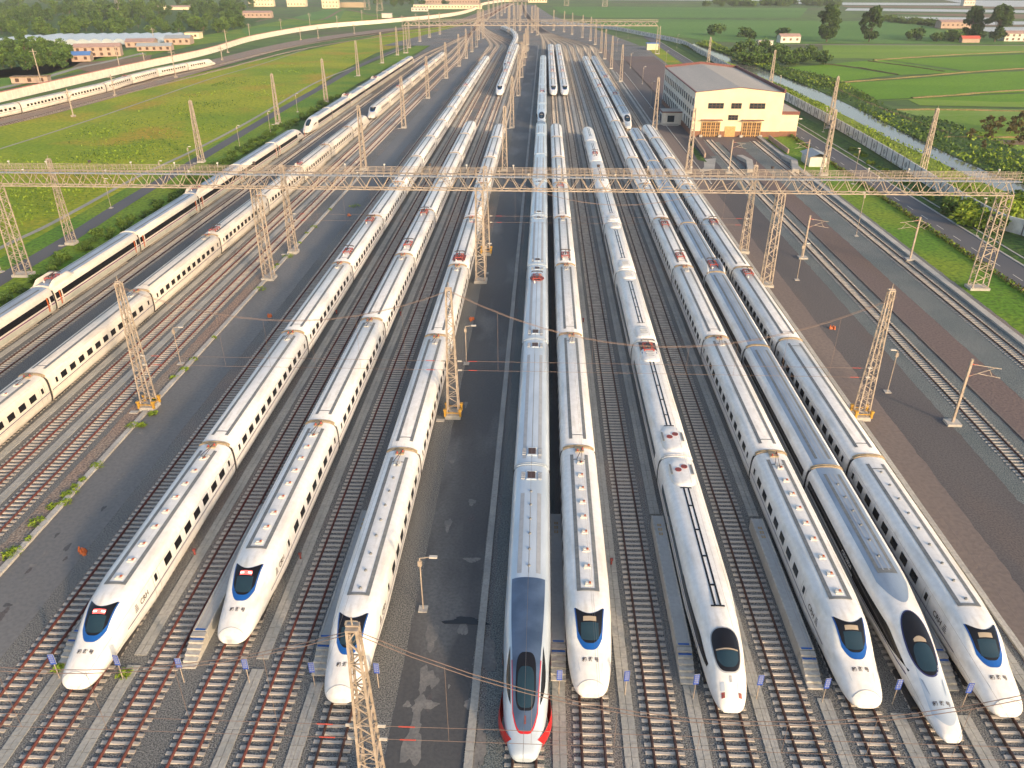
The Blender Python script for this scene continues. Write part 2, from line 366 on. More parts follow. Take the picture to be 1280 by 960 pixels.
# left field, its paths and road
area('left_field', [(0, 146), (150, 112), (300, 80), (430, 53), (505, 37), (575, 31), (596, 29), (470, 66), (420, 92), (380, 120), (300, 172), (200, 238), (120, 300), (0, 385), (-300, 590), (-500, 420)], -.10, 'grass')
band('field_path', [(-120, 222), (0, 186), (100, 154), (206, 118), (268, 97), (330, 79), (392, 58)], .9, -.06, 'path')
band('field_channel', [(-60, 345), (0, 310), (55, 284), (100, 260), (170, 222), (242, 188), (300, 158), (345, 132), (395, 103), (440, 85), (475, 72), (545, 45)], 1.2, -.05, 'path')
area('left_verge', [(-300, 530), (-120, 380), (0, 322), (170, 228), (300, 163), (440, 88), (545, 47), (556, 47), (448, 104), (300, 195), (100, 333), (-60, 440), (-300, 600)], -.07, 'grass2')
band('service_road', [(-250, 505), (-100, 412), (0, 350), (90, 296), (170, 245), (260, 192), (352, 137), (405, 107), (450, 82), (500, 60)], 3.4, -.02, 'highway')
band('field_track_bed', [(-200, 192), (0, 150), (120, 120), (250, 84), (380, 52), (480, 38), (570, 28), (610, 15), (640, 4)], 19, -.04, 'ballast_brown')

# right verge, highway and fields
strip('right_verge', 1990, 2165, YN, YG(60), .004, 'grass2')
strip('highway', 2165, 2300, YN, YG(45), .02, 'highway')
strip('far_verge', 2300, 2450, YN, YG(45), .004, 'bank')
kerb('kerb', 2296, .35, YN, YG(45), .14); kerb('kerb', 2340, .25, YN, YG(90), .12)
b = new('wall_white'); X = TX(2216); y = YN
while y < YG(60): b.quad((X - .07, y, .026), (X + .07, y, .026), (X + .07, y + 3, .026), (X - .07, y + 3, .026)); y += 7
struct(b, 'lane_marking')
# canal
CL = [(1330, 275), (1290, 250), (1250, 238), (1215, 222), (1160, 195), (1110, 172), (1060, 146), (1010, 122), (960, 100), (920, 83), (880, 67), (860, 58)]
CR = [(1400, 262), (1330, 246), (1262, 224), (1210, 203), (1165, 182), (1120, 160), (1075, 137), (1020, 112), (960, 88), (922, 73), (882, 59), (868, 54)]
L = smooth_line([G(x, y, .0) for x, y in CL]); Q = smooth_line([G(x, y, .0) for x, y in CR])
b = new('water'); b.ribbon([(p.x, p.y, -.12) for p in L], [(p.x, p.y, -.12) for p in Q]); struct(b, 'canal_water')
WL = [(1500, 385), (1400, 345), (1280, 295), (1252, 287), (1195, 255), (1110, 200), (1040, 158), (972, 120), (940, 103), (905, 85), (870, 65), (847, 54), (800, 44), (757, 36), (700, 31), (676, 29)]
Wp = smooth_line([G(x, y, 0) for x, y in WL])
# reed bank between wall and canal : strip from wall to canal's left edge
def resample(P, n):
    d = [0]
    for a, c in zip(P[:-1], P[1:]): d.append(d[-1] + (c - a).length)
    out = []; j = 0
    for i in range(n):
        t = d[-1] * i / (n - 1)
        while j < len(d) - 2 and d[j + 1] < t: j += 1
        f = (t - d[j]) / max(1e-6, d[j + 1] - d[j]); out.append(P[j].lerp(P[j + 1], min(1, f)))
    return out
WS = resample(smooth_line([G(x, y, 0) for x, y in [(1400, 345), (1280, 295), (1195, 255), (1110, 200), (1040, 158), (972, 120), (905, 85), (870, 65), (850, 55)]]), 40)
CLs = resample(L, 40)
b = new('reedmat'); b.ribbon([(p.x, p.y, .0) for p in WS], [(p.x, p.y, -.02) for p in CLs]); struct(b, 'reed_bank')
FB = [(1520, 262), (1400, 225), (1280, 190), (1180, 152), (1118, 137), (1060, 107), (1020, 92), (975, 83), (940, 72), (905, 60), (890, 52)]
FBs = resample(smooth_line([G(x, y, 0) for x, y in FB]), 40); CRs = resample(Q, 40)
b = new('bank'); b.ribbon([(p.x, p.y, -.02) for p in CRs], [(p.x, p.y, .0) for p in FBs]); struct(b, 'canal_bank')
# rice fields
PAD = [([(978, 84), (1034, 80), (1120, 93), (1028, 104)], 'paddy'), ([(1040, 79), (1100, 74), (1205, 90), (1125, 93)], 'paddy'),
       ([(1028, 56), (1320, 56), (1320, 64), (1105, 73), (1030, 72)], 'paddy2'), ([(1108, 74), (1320, 66), (1320, 83), (1215, 89)], 'paddy'),
       ([(1035, 105), (1140, 98), (1240, 90), (1400, 84), (1400, 110), (1220, 117), (1140, 122), (1070, 125)], 'paddy'),
       ([(1075, 127), (1135, 124), (1150, 131), (1320, 134), (1420, 136), (1420, 128), (1245, 118), (1140, 123)], 'paddy2'),
       ([(1108, 137), (1160, 134), (1420, 139), (1420, 175), (1250, 170), (1200, 170), (1160, 160)], 'paddy2'),
       ([(1145, 123), (1240, 118), (1400, 112), (1400, 125), (1250, 127)], 'paddy'),
       ([(760, 23), (1140, 27), (1190, 42), (1300, 55), (1025, 54), (960, 56), (880, 50), (800, 40), (735, 30)], 'paddy3'),
       ([(690, 8), (1010, 10), (1000, 22), (740, 22), (700, 16)], 'paddy3')]
for i, (p, m) in enumerate(PAD): area('rice_field', p, -.2 + .004 * i, m)
area('vegetable_field', [(1240, 160), (1520, 178), (1520, 290), (1400, 240), (1280, 206), (1235, 180)], -.16, 'paddy2')
BUND = [([(1028, 104), (1060, 102), (1140, 96), (1250, 87), (1400, 80)], 2.2), ([(1140, 122), (1200, 118), (1250, 114), (1400, 106)], 2.0), ([(980, 84), (1010, 97), (1050, 113), (1092, 131), (1130, 146), (1190, 168)], 2.0),
        ([(1092, 75), (1150, 71), (1240, 66), (1400, 60)], 1.8), ([(1025, 79), (1070, 84), (1122, 93)], 1.2), ([(1085, 76), (1140, 83), (1180, 89)], 1.0), ([(1120, 137), (1200, 137), (1400, 141)], 2.2), ([(1180, 171), (1300, 172), (1500, 176)], 1.5)]
for p, w in BUND:
    P = smooth_line([G(x, y, 0) for x, y in p], 8); L1, R1 = offset_line(P, w); L2, R2 = offset_line(P, w * .4)
    b = new('bund'); k = rnd
    h = [rnd.uniform(.1, .35) for _ in P]
    b.ribbon([(a.x, a.y, -.2) for a in L1], [(a.x, a.y, hh) for a, hh in zip(L2, h)]); b.ribbon([(a.x, a.y, hh) for a, hh in zip(L2, h)], [(a.x, a.y, hh) for a, hh in zip(R2, h)]); b.ribbon([(a.x, a.y, hh) for a, hh in zip(R2, h)], [(a.x, a.y, -.2) for a in R1])
    struct(b, 'field_bund')
band('farm_road', [(980, 56), (1100, 56), (1280, 57), (1450, 59)], 3.5, -.10, 'path')
area('ditch_bank', [(1195, 172), (1400, 180), (1400, 186), (1210, 178)], -.12, 'soil')
for p in ([(1040, 3), (1290, 4), (1290, 7), (1035, 6)], [(1060, 10), (1400, 14), (1400, 17.5), (1056, 13)], [(1110, 20.5), (1250, 22), (1240, 25), (1120, 24)], [(1160, 27), (1400, 26), (1400, 30), (1190, 31)], [(1205, 34), (1400, 33), (1400, 39), (1240, 40)], [(760, -3), (1010, -1), (1010, 1), (760, 0)], [(960, 2), (1060, 3), (1050, 5), (960, 4)], [(1265, 42), (1400, 41), (1400, 47), (1280, 47)], [(1180, 0), (1450, 2), (1450, 9), (1230, 8)]):
    area('pond_water', p, -.12, 'pond')
for p in ([(1050, 7), (1400, 8), (1400, 12), (1060, 9)], [(1100, 16), (1400, 19), (1400, 24), (1260, 23)], [(1190, 31), (1400, 31), (1400, 33), (1200, 33)]):
    area('field_soil', p, -.14, 'soil')
# upper left land
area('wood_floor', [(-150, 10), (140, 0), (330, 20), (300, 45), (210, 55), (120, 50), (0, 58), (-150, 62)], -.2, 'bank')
area('left_bank', [(-200, 150), (0, 112), (110, 86), (240, 57), (380, 35), (500, 20), (420, 12), (330, 30), (160, 62), (60, 92), (-150, 110)], -.2, 'grass2')
band('village_road', [(-60, 120), (0, 110), (55, 97), (100, 84), (130, 78), (180, 66)], 4, -.1, 'path')
band('village_road', [(320, 27), (350, 22), (400, 25), (430, 12), (470, 20), (510, 24)], 4, -.1, 'soil')
area('village_field', [(365, 22), (405, 12), (432, 10), (425, 24), (380, 26)], -.15, 'paddy3')
area('village_field', [(300, 36), (420, 27), (500, 26), (500, 30), (400, 34), (310, 44)], -.15, 'paddy3')
area('dirt_yard', [(90, 84), (100, 78), (150, 74), (190, 68), (185, 80), (120, 92)], -.14, 'soil')

# ================================================================== RAILWAY TRACKS
GA = 1.48
ms = new('sleeper')
for sx, c in ((0, 0),):
    n = len(ms.v)
    for x, w, h in ((-1.25, .15, .075), (-.75, .14, .095), (0, .11, .06), (.75, .14, .095), (1.25, .15, .075)):
        ms.v += [(x, -w * .95, -.02), (x, -w * .75, h), (x, w * .75, h), (x, w * .95, -.02)]
    for i in range(4):
        for j in range(3): ms.face((n + 4 * i + j, n + 4 * i + j + 1, n + 4 * i + 5 + j, n + 4 * i + 4 + j))
    ms.face((n, n + 3, n + 2, n + 1)[::-1]); ms.face((n + 16, n + 17, n + 18, n + 19)[::-1])
SLEEP = ms.me('sleeper')
def raw_sleepers(b, pts):
    for x, y, rz in pts: b.box(x, y, .04, 2.5, .25, .08, rz)
SP = .6
def track(x960, y0, y1, label, mat='rail', tail=None, near=100, ycount=None):
    X = TX(x960); t = thing('railway_track', label, 'railway track', (X, y0, 0), 0, 'railway tracks of the yard')
    L = y1 - y0
    P = [Vector((0, 0, 0)), Vector((0, L, 0))]
    if tail:
        q = smooth_line([Vector((0, L - 60, 0)), Vector((0, L, 0))] + [G(*p) - Vector((X, y0, 0)) for p in tail], 8); P = [Vector((0, 0, 0))] + q
    for s in (-1, 1):
        b = new(mat)
        a, c = offset_line(P, GA) if tail else (None, None)
        line = (c if s > 0 else a) if tail else [p + Vector((s * GA / 2, 0, 0)) for p in P]
        l1, r1 = offset_line([Vector((p.x, p.y, 0)) for p in line], .09); l2, r2 = offset_line([Vector((p.x, p.y, 0)) for p in line], .19)  # foot drawn wide to take in the rail's shadow
        z = .235
        b.ribbon([(p.x, p.y, z) for p in l1], [(p.x, p.y, z) for p in r1])
        b.ribbon([(p.x, p.y, .08) for p in l2], [(p.x, p.y, z) for p in l1]); b.ribbon([(p.x, p.y, z) for p in r1], [(p.x, p.y, .08) for p in r2])
        put(b, 'rail', t)
    k = 0; y = .3
    while y < L and k < near:
        link('sleeper', SLEEP, t, (rnd.uniform(-.02, .02), y, 0)); y += SP; k += 1
    b = new('sleeper'); pts = []
    while y < L: pts.append((0, y, 0)); y += SP if y < 260 else SP * 2
    if tail:
        q = resample(P[1:], int(sum((c - a).length for a, c in zip(P[1:-1], P[2:])) / 1.5))
        for i in range(1, len(q)): d = q[i] - q[i - 1]; pts.append((q[i].x, q[i].y, math.atan2(d.y, d.x) - math.pi / 2))
    raw_sleepers(b, pts); o = put(b, 'sleepers', t); o['kind'] = 'stuff'
    return t
YT0 = YG(1010)
RT = lambda i: [(676 + i * 2.2, 43), (664 + i, 30), (655 + i * .5, 16), (652, 3)]
LT = lambda i: [(612 + i * 2.5, 42), (600 + i * 2, 29), (622 + i, 14), (640, 4)]
TR = [(-51, 'empty railway track just left of the leftmost white train, beside the road', 'railsunred', LT(-3)), (41, 'railway track under the leftmost long white train', 'railsunred', LT(-2)),
      (134, 'empty railway track between the leftmost and second white trains', 'railsunred', LT(-1)), (224, 'railway track under the second white train from the left', 'railsunred', LT(0)),
      (315, 'empty railway track between the second and third white trains from the left', 'railsunred', LT(1)), (407, 'railway track under the third white train, behind the nearest lattice mast', 'rail', LT(2)),
      (655, 'railway track under the silver train with red skirts', 'rail', RT(0)), (743, 'railway track under the white train right of the silver and red one', 'rail', RT(1)),
      (834, 'empty railway track left of the slim white train with roof domes', 'rail', RT(2)), (927, 'railway track under the slim white train with roof domes', 'rail', RT(3)),
      (1016, 'empty railway track right of the slim white train with roof domes', 'rail', RT(4)), (1108, 'railway track under the long white train left of the silver bullet train', 'rail', RT(5)),
      (1198, 'railway track under the silver blue bullet train', 'rail', RT(6)), (1288, 'railway track under the rightmost white train', 'rail', RT(7))]
for x, lab, m, tl in TR: track(x, YT0, YF, lab, m, tl)
for x, lab in ((-301, 'sun reddened empty track beside the left road kerb'), (-391, 'sun reddened empty track, second one left of the left road'), (-481, 'railway track under the sun tinted train crossing the left edge'), (-679, 'empty railway track between the two trains at the left edge'), (-772, 'railway track under the black banded train at the left edge')):
    track(x, YG(700), YG(70), lab, 'railsunred' if x > -450 else 'rail', [(590, 40), (604, 25), (630, 10)])
track(1637, YN + 30, YG(173.5), 'single track on pale ballast leading to the left door of the cream workshop')
track(1900, YN + 35, YG(174.5), 'rightmost single track leading to the right door of the cream workshop')
for px0, lab in ((905, 'left shed track leading into the left door of the cream building'), (958, 'right shed track leading into the right door of the cream building')):
    pass
def loose_track(pts, label, sp=.9):
    P = smooth_line([G(*p) for p in pts], 10); o = P[0].copy(); P = [p - o for p in P]
    t = thing('railway_track', label, 'railway track', o, 0, 'railway tracks of the yard')
    a, c = offset_line(P, GA)
    for line in (a, c):
        b = new('rail'); l1, r1 = offset_line(line, .12); b.ribbon([(p.x, p.y, .2) for p in l1], [(p.x, p.y, .2) for p in r1]); b.ribbon([(p.x, p.y, .0) for p in l1], [(p.x, p.y, .2) for p in l1]); put(b, 'rail', t)
    b = new('sleeper'); n = int(sum((q - p).length for p, q in zip(P[:-1], P[1:])) / sp); q = resample(P, n)
    raw_sleepers(b, [(q[i].x, q[i].y, math.atan2(*(lambda d: (d.y, d.x))(q[i] - q[i - 1])) - math.pi / 2) for i in range(1, n)])
    o2 = put(b, 'sleepers', t); o2['kind'] = 'stuff'; return t
MT = [(-200, 186), (0, 148), (120, 119), (268, 82), (380, 56), (480, 41), (570, 30), (612, 16), (640, 5)]
MT2 = [(-200, 196), (0, 157), (120, 126), (268, 89), (380, 61), (480, 45), (574, 32), (616, 17), (642, 5)]
loose_track([(x, y) for x, y in MT], 'railway track under the sun tinted train beyond the left field', 1.2)
loose_track([(x, y) for x, y in MT2], 'railway track on the near side of the sun tinted train beyond the left field', 1.2)

# ================================================================== TRAINS  (local: nose tip at y=0, train runs to +y)
def pchip(xs, ys):
    xs = np.array(xs, float); ys = np.array(ys, float); h = np.diff(xs); d = np.diff(ys) / h; m = np.zeros(len(xs))
    for i in range(1, len(xs) - 1):
        if d[i - 1] * d[i] > 0: w1 = 2 * h[i] + h[i - 1]; w2 = h[i] + 2 * h[i - 1]; m[i] = (w1 + w2) / (w1 / d[i - 1] + w2 / d[i])
    m[0] = d[0]; m[-1] = 0
    def f(x):
        x = min(max(x, xs[0]), xs[-1]); i = min(int(np.searchsorted(xs, x, 'right')) - 1, len(h) - 1); i = max(i, 0)
        t = (x - xs[i]) / h[i]; return float((2 * t**3 - 3 * t**2 + 1) * ys[i] + (t**3 - 2 * t**2 + t) * h[i] * m[i] + (-2 * t**3 + 3 * t**2) * ys[i + 1] + (t**3 - t**2) * h[i] * m[i + 1])
    return f
FULL = [(.84, 0), (.93, .06), (.975, .15), (1, .28), (1, .42), (1, .54), (.99, .65), (.965, .75), (.92, .83), (.84, .895), (.72, .94), (.56, .97), (.38, .988), (.18, .998), (0, 1)]
ELL = [(.50, 0), (.72, .06), (.87, .15), (.95, .25), (.99, .36), (1, .46), (.98, .56), (.93, .66), (.86, .74), (.77, .815), (.66, .88), (.52, .93), (.36, .967), (.18, .992), (0, 1)]
RB = .42      # underside of the body above the ground
TYPES = {
 'duck': dict(hw=1.72, top=3.86, T=[(0, 1.15), (.12, 1.42), (.4, 1.66), (1, 1.9), (2, 2.22), (2.8, 2.48), (3.4, 2.78), (4.2, 3.3), (5, 3.66), (6, 3.82), (8, 3.86)],
              Wd=[(0, .62), (.12, .86), (.35, 1.05), (.8, 1.22), (1.6, 1.38), (2.8, 1.52), (4.2, 1.61), (6, 1.68), (9, 1.72)], B=[(0, .75), (.5, .6), (2, .5), (5, RB)], E=[(0, 1), (3, .85), (6, .35), (9, 0)], head=26.4, car=26.2),
 'bullet': dict(hw=1.70, top=3.82, T=[(0, 1.0), (.15, 1.22), (.6, 1.42), (2, 1.78), (4, 2.3), (5.2, 2.75), (6.6, 3.25), (8, 3.58), (10, 3.76), (12.5, 3.82)],
              Wd=[(0, .42), (.15, .60), (.6, .78), (2, 1.02), (4, 1.25), (6, 1.42), (9, 1.58), (13, 1.70)], B=[(0, .72), (1, .6), (4, RB)], E=[(0, 1), (6, .95), (10, .5), (13.5, 0)], head=26.6, car=26.0),
 'slim': dict(hw=1.66, top=3.88, T=[(0, 1.1), (.12, 1.4), (.5, 1.8), (1.2, 2.35), (2, 2.85), (3, 3.32), (4.2, 3.62), (6, 3.8), (9, 3.88)],
              Wd=[(0, .55), (.12, .74), (.5, .95), (1.3, 1.18), (2.6, 1.36), (4.5, 1.50), (7, 1.60), (10, 1.66)], B=[(0, .75), (.6, .6), (3, RB)], E=[(0, 1), (4, .8), (7, .4), (10, 0)], head=26.0, car=25.6),
 'grey': dict(hw=1.70, top=4.02, T=[(0, 1.05), (.12, 1.25), (.5, 1.45), (1.4, 1.8), (2.6, 2.4), (3.8, 3.05), (5, 3.5), (6.5, 3.8), (9, 3.97), (12, 4.02)],
              Wd=[(0, .55), (.12, .76), (.5, .95), (1.4, 1.2), (3, 1.42), (5, 1.56), (8, 1.66), (11, 1.70)], B=[(0, .72), (.6, .6), (3, RB)], E=[(0, 1), (4, .8), (7, .4), (10, 0)], head=28.0, car=27.4),
}
TYPES['band'] = dict(TYPES['grey']); TYPES['band'].update(head=27.0, car=26.4)
for k, t in TYPES.items():
    t['f'] = {a: pchip(*zip(*t[b])) for a, b in (('T', 'T'), ('W', 'Wd'), ('B', 'B'), ('E', 'E'))}
    t['cache'] = {}
def half(ty, y):
    """half section polyline (x,z) bottom to top; y<0 or None: full body"""
    t = TYPES[ty]
    if y is None or y > 14: W_, T_, B_, e = t['hw'], t['top'], RB, 0.0
    else: W_, T_, B_, e = t['f']['W'](y), t['f']['T'](y), t['f']['B'](y), t['f']['E'](y)
    return [(W_ * (a[0] * (1 - e) + c[0] * e), B_ + (T_ - B_) * (a[1] * (1 - e) + c[1] * e)) for a, c in zip(FULL, ELL)]
def topz(ty, y, x):
    h = half(ty, y)[::-1]; x = abs(x)
    for (x0, z0), (x1, z1) in zip(h[:-1], h[1:]):
        if x <= x1: return z0 + (z1 - z0) * (x - x0) / max(1e-6, x1 - x0)
        if x1 < x0: break
    return z1
def sidex(ty, y, z):
    h = half(ty, y)
    for (x0, z0), (x1, z1) in zip(h[:-1], h[1:]):
        if z <= z1: return x0 + (x1 - x0) * (z - z0) / max(1e-6, z1 - z0)
    return 0
def shell(ty, ys, flip, L, mat='white', cap0=True, cap1=True):
    """ys: stations; flip: nose at the far end"""
    b = new(mat); b.smooth = True; rows = []
    for y in ys:
        h = half(ty, y if y is not None else None); yy = y
        rows.append([(-x, yy, z) for x, z in h] + [(x, yy, z) for x, z in h[::-1][1:]])
    b.grid([[(p[0], p[1], p[2]) for p in r[::-1]] for r in rows])
    # underside
    b.smooth = False; b.mat('under')
    for r0, r1 in zip(rows[:-1], rows[1:]): b.quad(r0[0], r1[0], r1[-1], r0[-1])
    b.mat(mat)
    if cap0: b.poly(rows[0])
    if cap1: b.poly(rows[-1][::-1])
    if flip:
        b.v = [(-x, L - y, z) for x, y, z in b.v]
    return b
def mid_shell(ty, L, mat='white', g=.22):
    b = new(mat); h = half(ty, None); b.smooth = True
    sec = [(-x, z) for x, z in h] + [(x, z) for x, z in h[::-1][1:]]
    rows = []
    for y, s in ((g, .985), (g + .08, 1), (L / 2, 1), (L - g - .08, 1), (L - g, .985)): rows.append([(x * s, y, RB + (z - RB) * (s if s == 1 else .99)) for x, z in sec])
    b.grid([r[::-1] for r in rows]); b.smooth = False; b.poly(rows[0]); b.poly(rows[-1][::-1]); b.mat('under')
    b.quad(rows[0][0], rows[-1][0], rows[-1][-1], rows[0][-1]); return b
OFF = .022
def patch(ty, mat, xr, y0f, y1f, nx=13, ny=14, off=OFF, yshift=0.0, b=None, full=False):
    b = b or new(mat); b.mat(mat); b.smooth = True; rows = []
    for i in range(ny + 1):
        r = []
        for j in range(nx):
            x = xr[0] + (xr[1] - xr[0]) * j / (nx - 1); s = x / max(abs(xr[0]), abs(xr[1]))
            ya, yb = y0f(s), y1f(s); y = ya + (yb - ya) * i / ny
            r.append((x, y, topz(ty, None if full else y, x) + off))
        rows.append(r)
    b.grid(rows); b.smooth = False; return b
def screen(ty, mat, wf, y0f, y1f, off, ns=17, ny=14):
    b = new(mat); b.smooth = True; rows = []
    for i in range(ny + 1):
        t = i / ny; r = []
        for j in range(ns):
            s = -1 + 2 * j / (ns - 1); y = y0f(s) + (y1f(s) - y0f(s)) * t; x = s * wf(y); r.append((x, y, topz(ty, y, x) + off))
        rows.append(r)
    b.grid(rows); b.smooth = False; return b
def oval(ty, mat, cx_hw, ya, yb, pw=2.4, off=OFF, skew=0.0, inner=None, n=10, b=None):
    """egg-shaped patch, half width cx_hw, from ya (front) to yb (back); widest nearer the back"""
    b = b or new(mat); b.mat(mat); b.smooth = True; rows = []
    for i in range(n * 2 + 1):
        t = -1 + i / n; y = (ya + yb) / 2 + (yb - ya) / 2 * math.sin(t * math.pi / 2)
        tt = abs(math.sin(t * math.pi / 2)); w = cx_hw * max(0.0, 1 - tt ** pw) ** (1 / pw) * (1 + skew * math.sin(t * math.pi / 2))
        rows.append([(w * k / 5, y, topz(ty, y, w * k / 5) + off) for k in range(-5, 6)])
    b.grid(rows); b.smooth = False; return b
def sideband(ty, mat, y0, y1, zlo, zhi, sides=(-1, 1), ny=10, nz=4, off=.02, b=None, full=True):
    b = b or new(mat); b.mat(mat); b.smooth = True
    zl = zlo if callable(zlo) else (lambda y: zlo); zh = zhi if callable(zhi) else (lambda y: zhi)
    for s in sides:
        rows = []
        for i in range(ny + 1):
            y = y0 + (y1 - y0) * i / ny; rows.append([(s * (sidex(ty, None if full else y, zl(y) + (zh(y) - zl(y)) * k / nz) + off), y, zl(y) + (zh(y) - zl(y)) * k / nz) for k in range(nz + 1)])
        if s > 0: rows = rows[::-1]
        b.grid(rows)
    b.smooth = False; return b
def text_mesh(txt, size):
    c = bpy.data.curves.new('lettering', 'FONT'); c.body = txt; c.size = size; c.align_x = 'CENTER'; c.align_y = 'CENTER'; c.offset = size * .018
    o = bpy.data.objects.new('lettering', c); COL.objects.link(o); dg = bpy.context.evaluated_depsgraph_get(); dg.update()
    me = bpy.data.meshes.new_from_object(o.evaluated_get(dg)); bpy.data.objects.remove(o); bpy.data.curves.remove(c)
    v = [tuple(x.co) for x in me.vertices]; f = [tuple(p.vertices) for p in me.polygons]; bpy.data.meshes.remove(me); return v, f
def nose_text(ty, txt, size, yc, mat='darkmetal'):
    v, f = text_mesh(txt, size); b = new(mat)       # read from in front: top of letters towards +y, left to right along +x
    b.v = [(x, yc + y, topz(ty, yc + y, x) + .03) for x, y, z in v]
    for q in f: b.face(q)
    return b
def side_text(ty, txt, size, yc, zc, side, mat='darkmetal', full=False):
    v, f = text_mesh(txt, size); b = new(mat)
    b.v = [(side * (sidex(ty, None if full else yc, zc + y) + .03), yc + side * x, zc + y) for x, y, z in v]
    for q in f: b.face(q)
    return b
hoodw = pchip([1.2, 3, 6, 9, 12.8], [.70, .80, .97, 1.14, 1.24])
def once(ty, key, fn):
    c = TYPES[ty]['cache']
    if key not in c: c[key] = fn().me(str(key[0]) if isinstance(key, tuple) else key)
    return c[key]
def bogie_mesh():
    b = new('under'); b.box(0, 0, .38, 2.4, 3.2, .32)
    for y in (-1.25, 1.25):
        for x in (-.74, .74):
            n = len(b.v); b.mat('darkmetal')
            for dx in (-.06, .06):
                for i in range(14): t = 2 * math.pi * i / 14; b.v.append((x + dx, y + .43 * math.cos(t), .66 - .0 + .43 * math.sin(t)))
            for i in range(14): j = (i + 1) % 14; b.face((n + i, n + j, n + 14 + j, n + 14 + i))
            b.face(range(n + 14, n + 28)); b.face(range(n + 13, n - 1, -1))
    return b
BOG = None
def gangway(ty, mat):
    b = new(mat); h = half(ty, None); sec = [(-x, z) for x, z in h] + [(x, z) for x, z in h[::-1][1:]]
    def ring(y, s, dz): return [(x * s, y, RB + .15 + (z - RB - .15) * s + dz) for x, z in sec]
    rows = [ring(-.42, .93, 0), ring(.42, .93, 0)]; b.mat('under'); b.smooth = True; b.grid([r[::-1] for r in rows]); b.smooth = False
    b.mat(mat); top = [p for p in sec if p[1] > 3.35]                      # the raised tan hoop on the roof
    b.path([(x * 1.01, -.13, z + .03) for x, z in top], .11); b.path([(x * 1.01, .13, z + .03) for x, z in top], .11)
    rest = [p for p in sec if p[1] <= 3.45]
    for s in (-1, 1): b.mat('under'); b.path([(s * abs(x) * 1.004, 0, z) for x, z in rest if x * s > 0], .07)
    return b
def pantograph_mesh(kind):
    b = new('redframe')
    w, l = (.9, 1.25)
    if kind == 'tray': b.mat('redframe'); b.box(0, 0, .03, 2.0, 2.6, .06)
    if kind == 'disc': b.mat('redframe'); b.cyl(0, 0, 0, .09, 1.05, n=20)
    if kind == 'well': b.mat('darkmetal'); b.box(0, 0, .02, 2.0, 3.4, .05); b.mat('slate'); b.box(0, -1.35, .08, 1.8, .5, .1)
    b.mat('redframe' if kind != 'well' else 'insul')
    for x in (-.55, .55):
        for y in (-.95, 0, .95):
            b.cyl(x, y, .04, .34, .11, .07, 8)
    b.mat('insul'); b.box(0, -.95, .36, 1.3, .12, .08); b.box(0, .95, .36, 1.3, .12, .08); b.box(-.55, 0, .36, .1, 2.0, .08); b.box(.55, 0, .36, .1, 2.0, .08)
    b.mat('darkmetal'); b.bar((0, .8, .42), (0, -.9, .62), .12); b.bar((0, -.9, .62), (0, .9, .74), .08); b.bar((-.12, .8, .42), (-.5, -.7, .5), .05); b.bar((.12, .8, .42), (.5, -.7, .5), .05)
    for y in (.78, 1.05): b.path([(-.85, y, .66), (-.55, y, .80), (.55, y, .80), (.85, y, .66)], .06)
    b.mat('insul')
    for x, y in ((-.3, -.3), (.35, .35), (.3, -.6), (-.35, .5)): b.cyl(x, y, .36, .55, .07, .05, 6)
    b.mat('vent'); b.cyl(.4, 1.55, 0, .22, .14, .1, 8); b.cyl(-.35, -1.6, 0, .26, .12, .08, 8)
    return b
def roofgear_mesh():
    b = new('beige'); b.box(0, .9, .07, .8, .7, .14); b.mat('vent'); b.box(.05, -.9, .05, .6, .6, .1); b.mat('insul'); b.cyl(.25, .9, .14, .36, .1, .07, 8); b.cyl(-.2, .6, .14, .34, .09, .06, 8)
    b.mat('darkmetal'); b.bar((-.3, -.8, .2), (.3, 1.1, .32), .05); b.bar((.0, -1.4, .12), (.25, .9, .38), .04); return b
def vent_mesh(kind):
    b = new('vent'); b.box(0, 0, .05, .5, .42, .1)
    b.mat('orange' if kind else 'darkmetal'); b.box(.13, .05, .115, .14, .2, .05); b.mat('vent'); b.cyl(-.12, 0, .1, .15, .1, n=8); return b
def knob_mesh():
    b = new('strip'); b.cyl(0, 0, 0, .12, .13, .09, 8); return b
def rbox(b, cx, cy, sx, sy, z0, h, r=.3):
    """low dome with rounded plan"""
    rings = []
    for s, zz in ((1, 0), (.97, h * .6), (.88, h * .92), (.6, h)):
        rr = []
        for i in range(24):
            t = 2 * math.pi * i / 24; c, q = math.cos(t), math.sin(t); p = 3.4; k = (abs(c) ** p + abs(q) ** p) ** (-1 / p)
            x = cx + sx / 2 * c * k * s; rr.append((x, cy + sy / 2 * q * k * s, zz + (z0(x) if callable(z0) else z0)))
        rings.append(rr)
    b.smooth = True; n = len(b.v)
    for r in rings: b.v += r
    for i in range(3):
        for j in range(24): k = (j + 1) % 24; b.face((n + 24 * i + j, n + 24 * i + k, n + 24 * i + 24 + k, n + 24 * i + 24 + j))
    b.face(range(n + 72, n + 96)); b.smooth = False
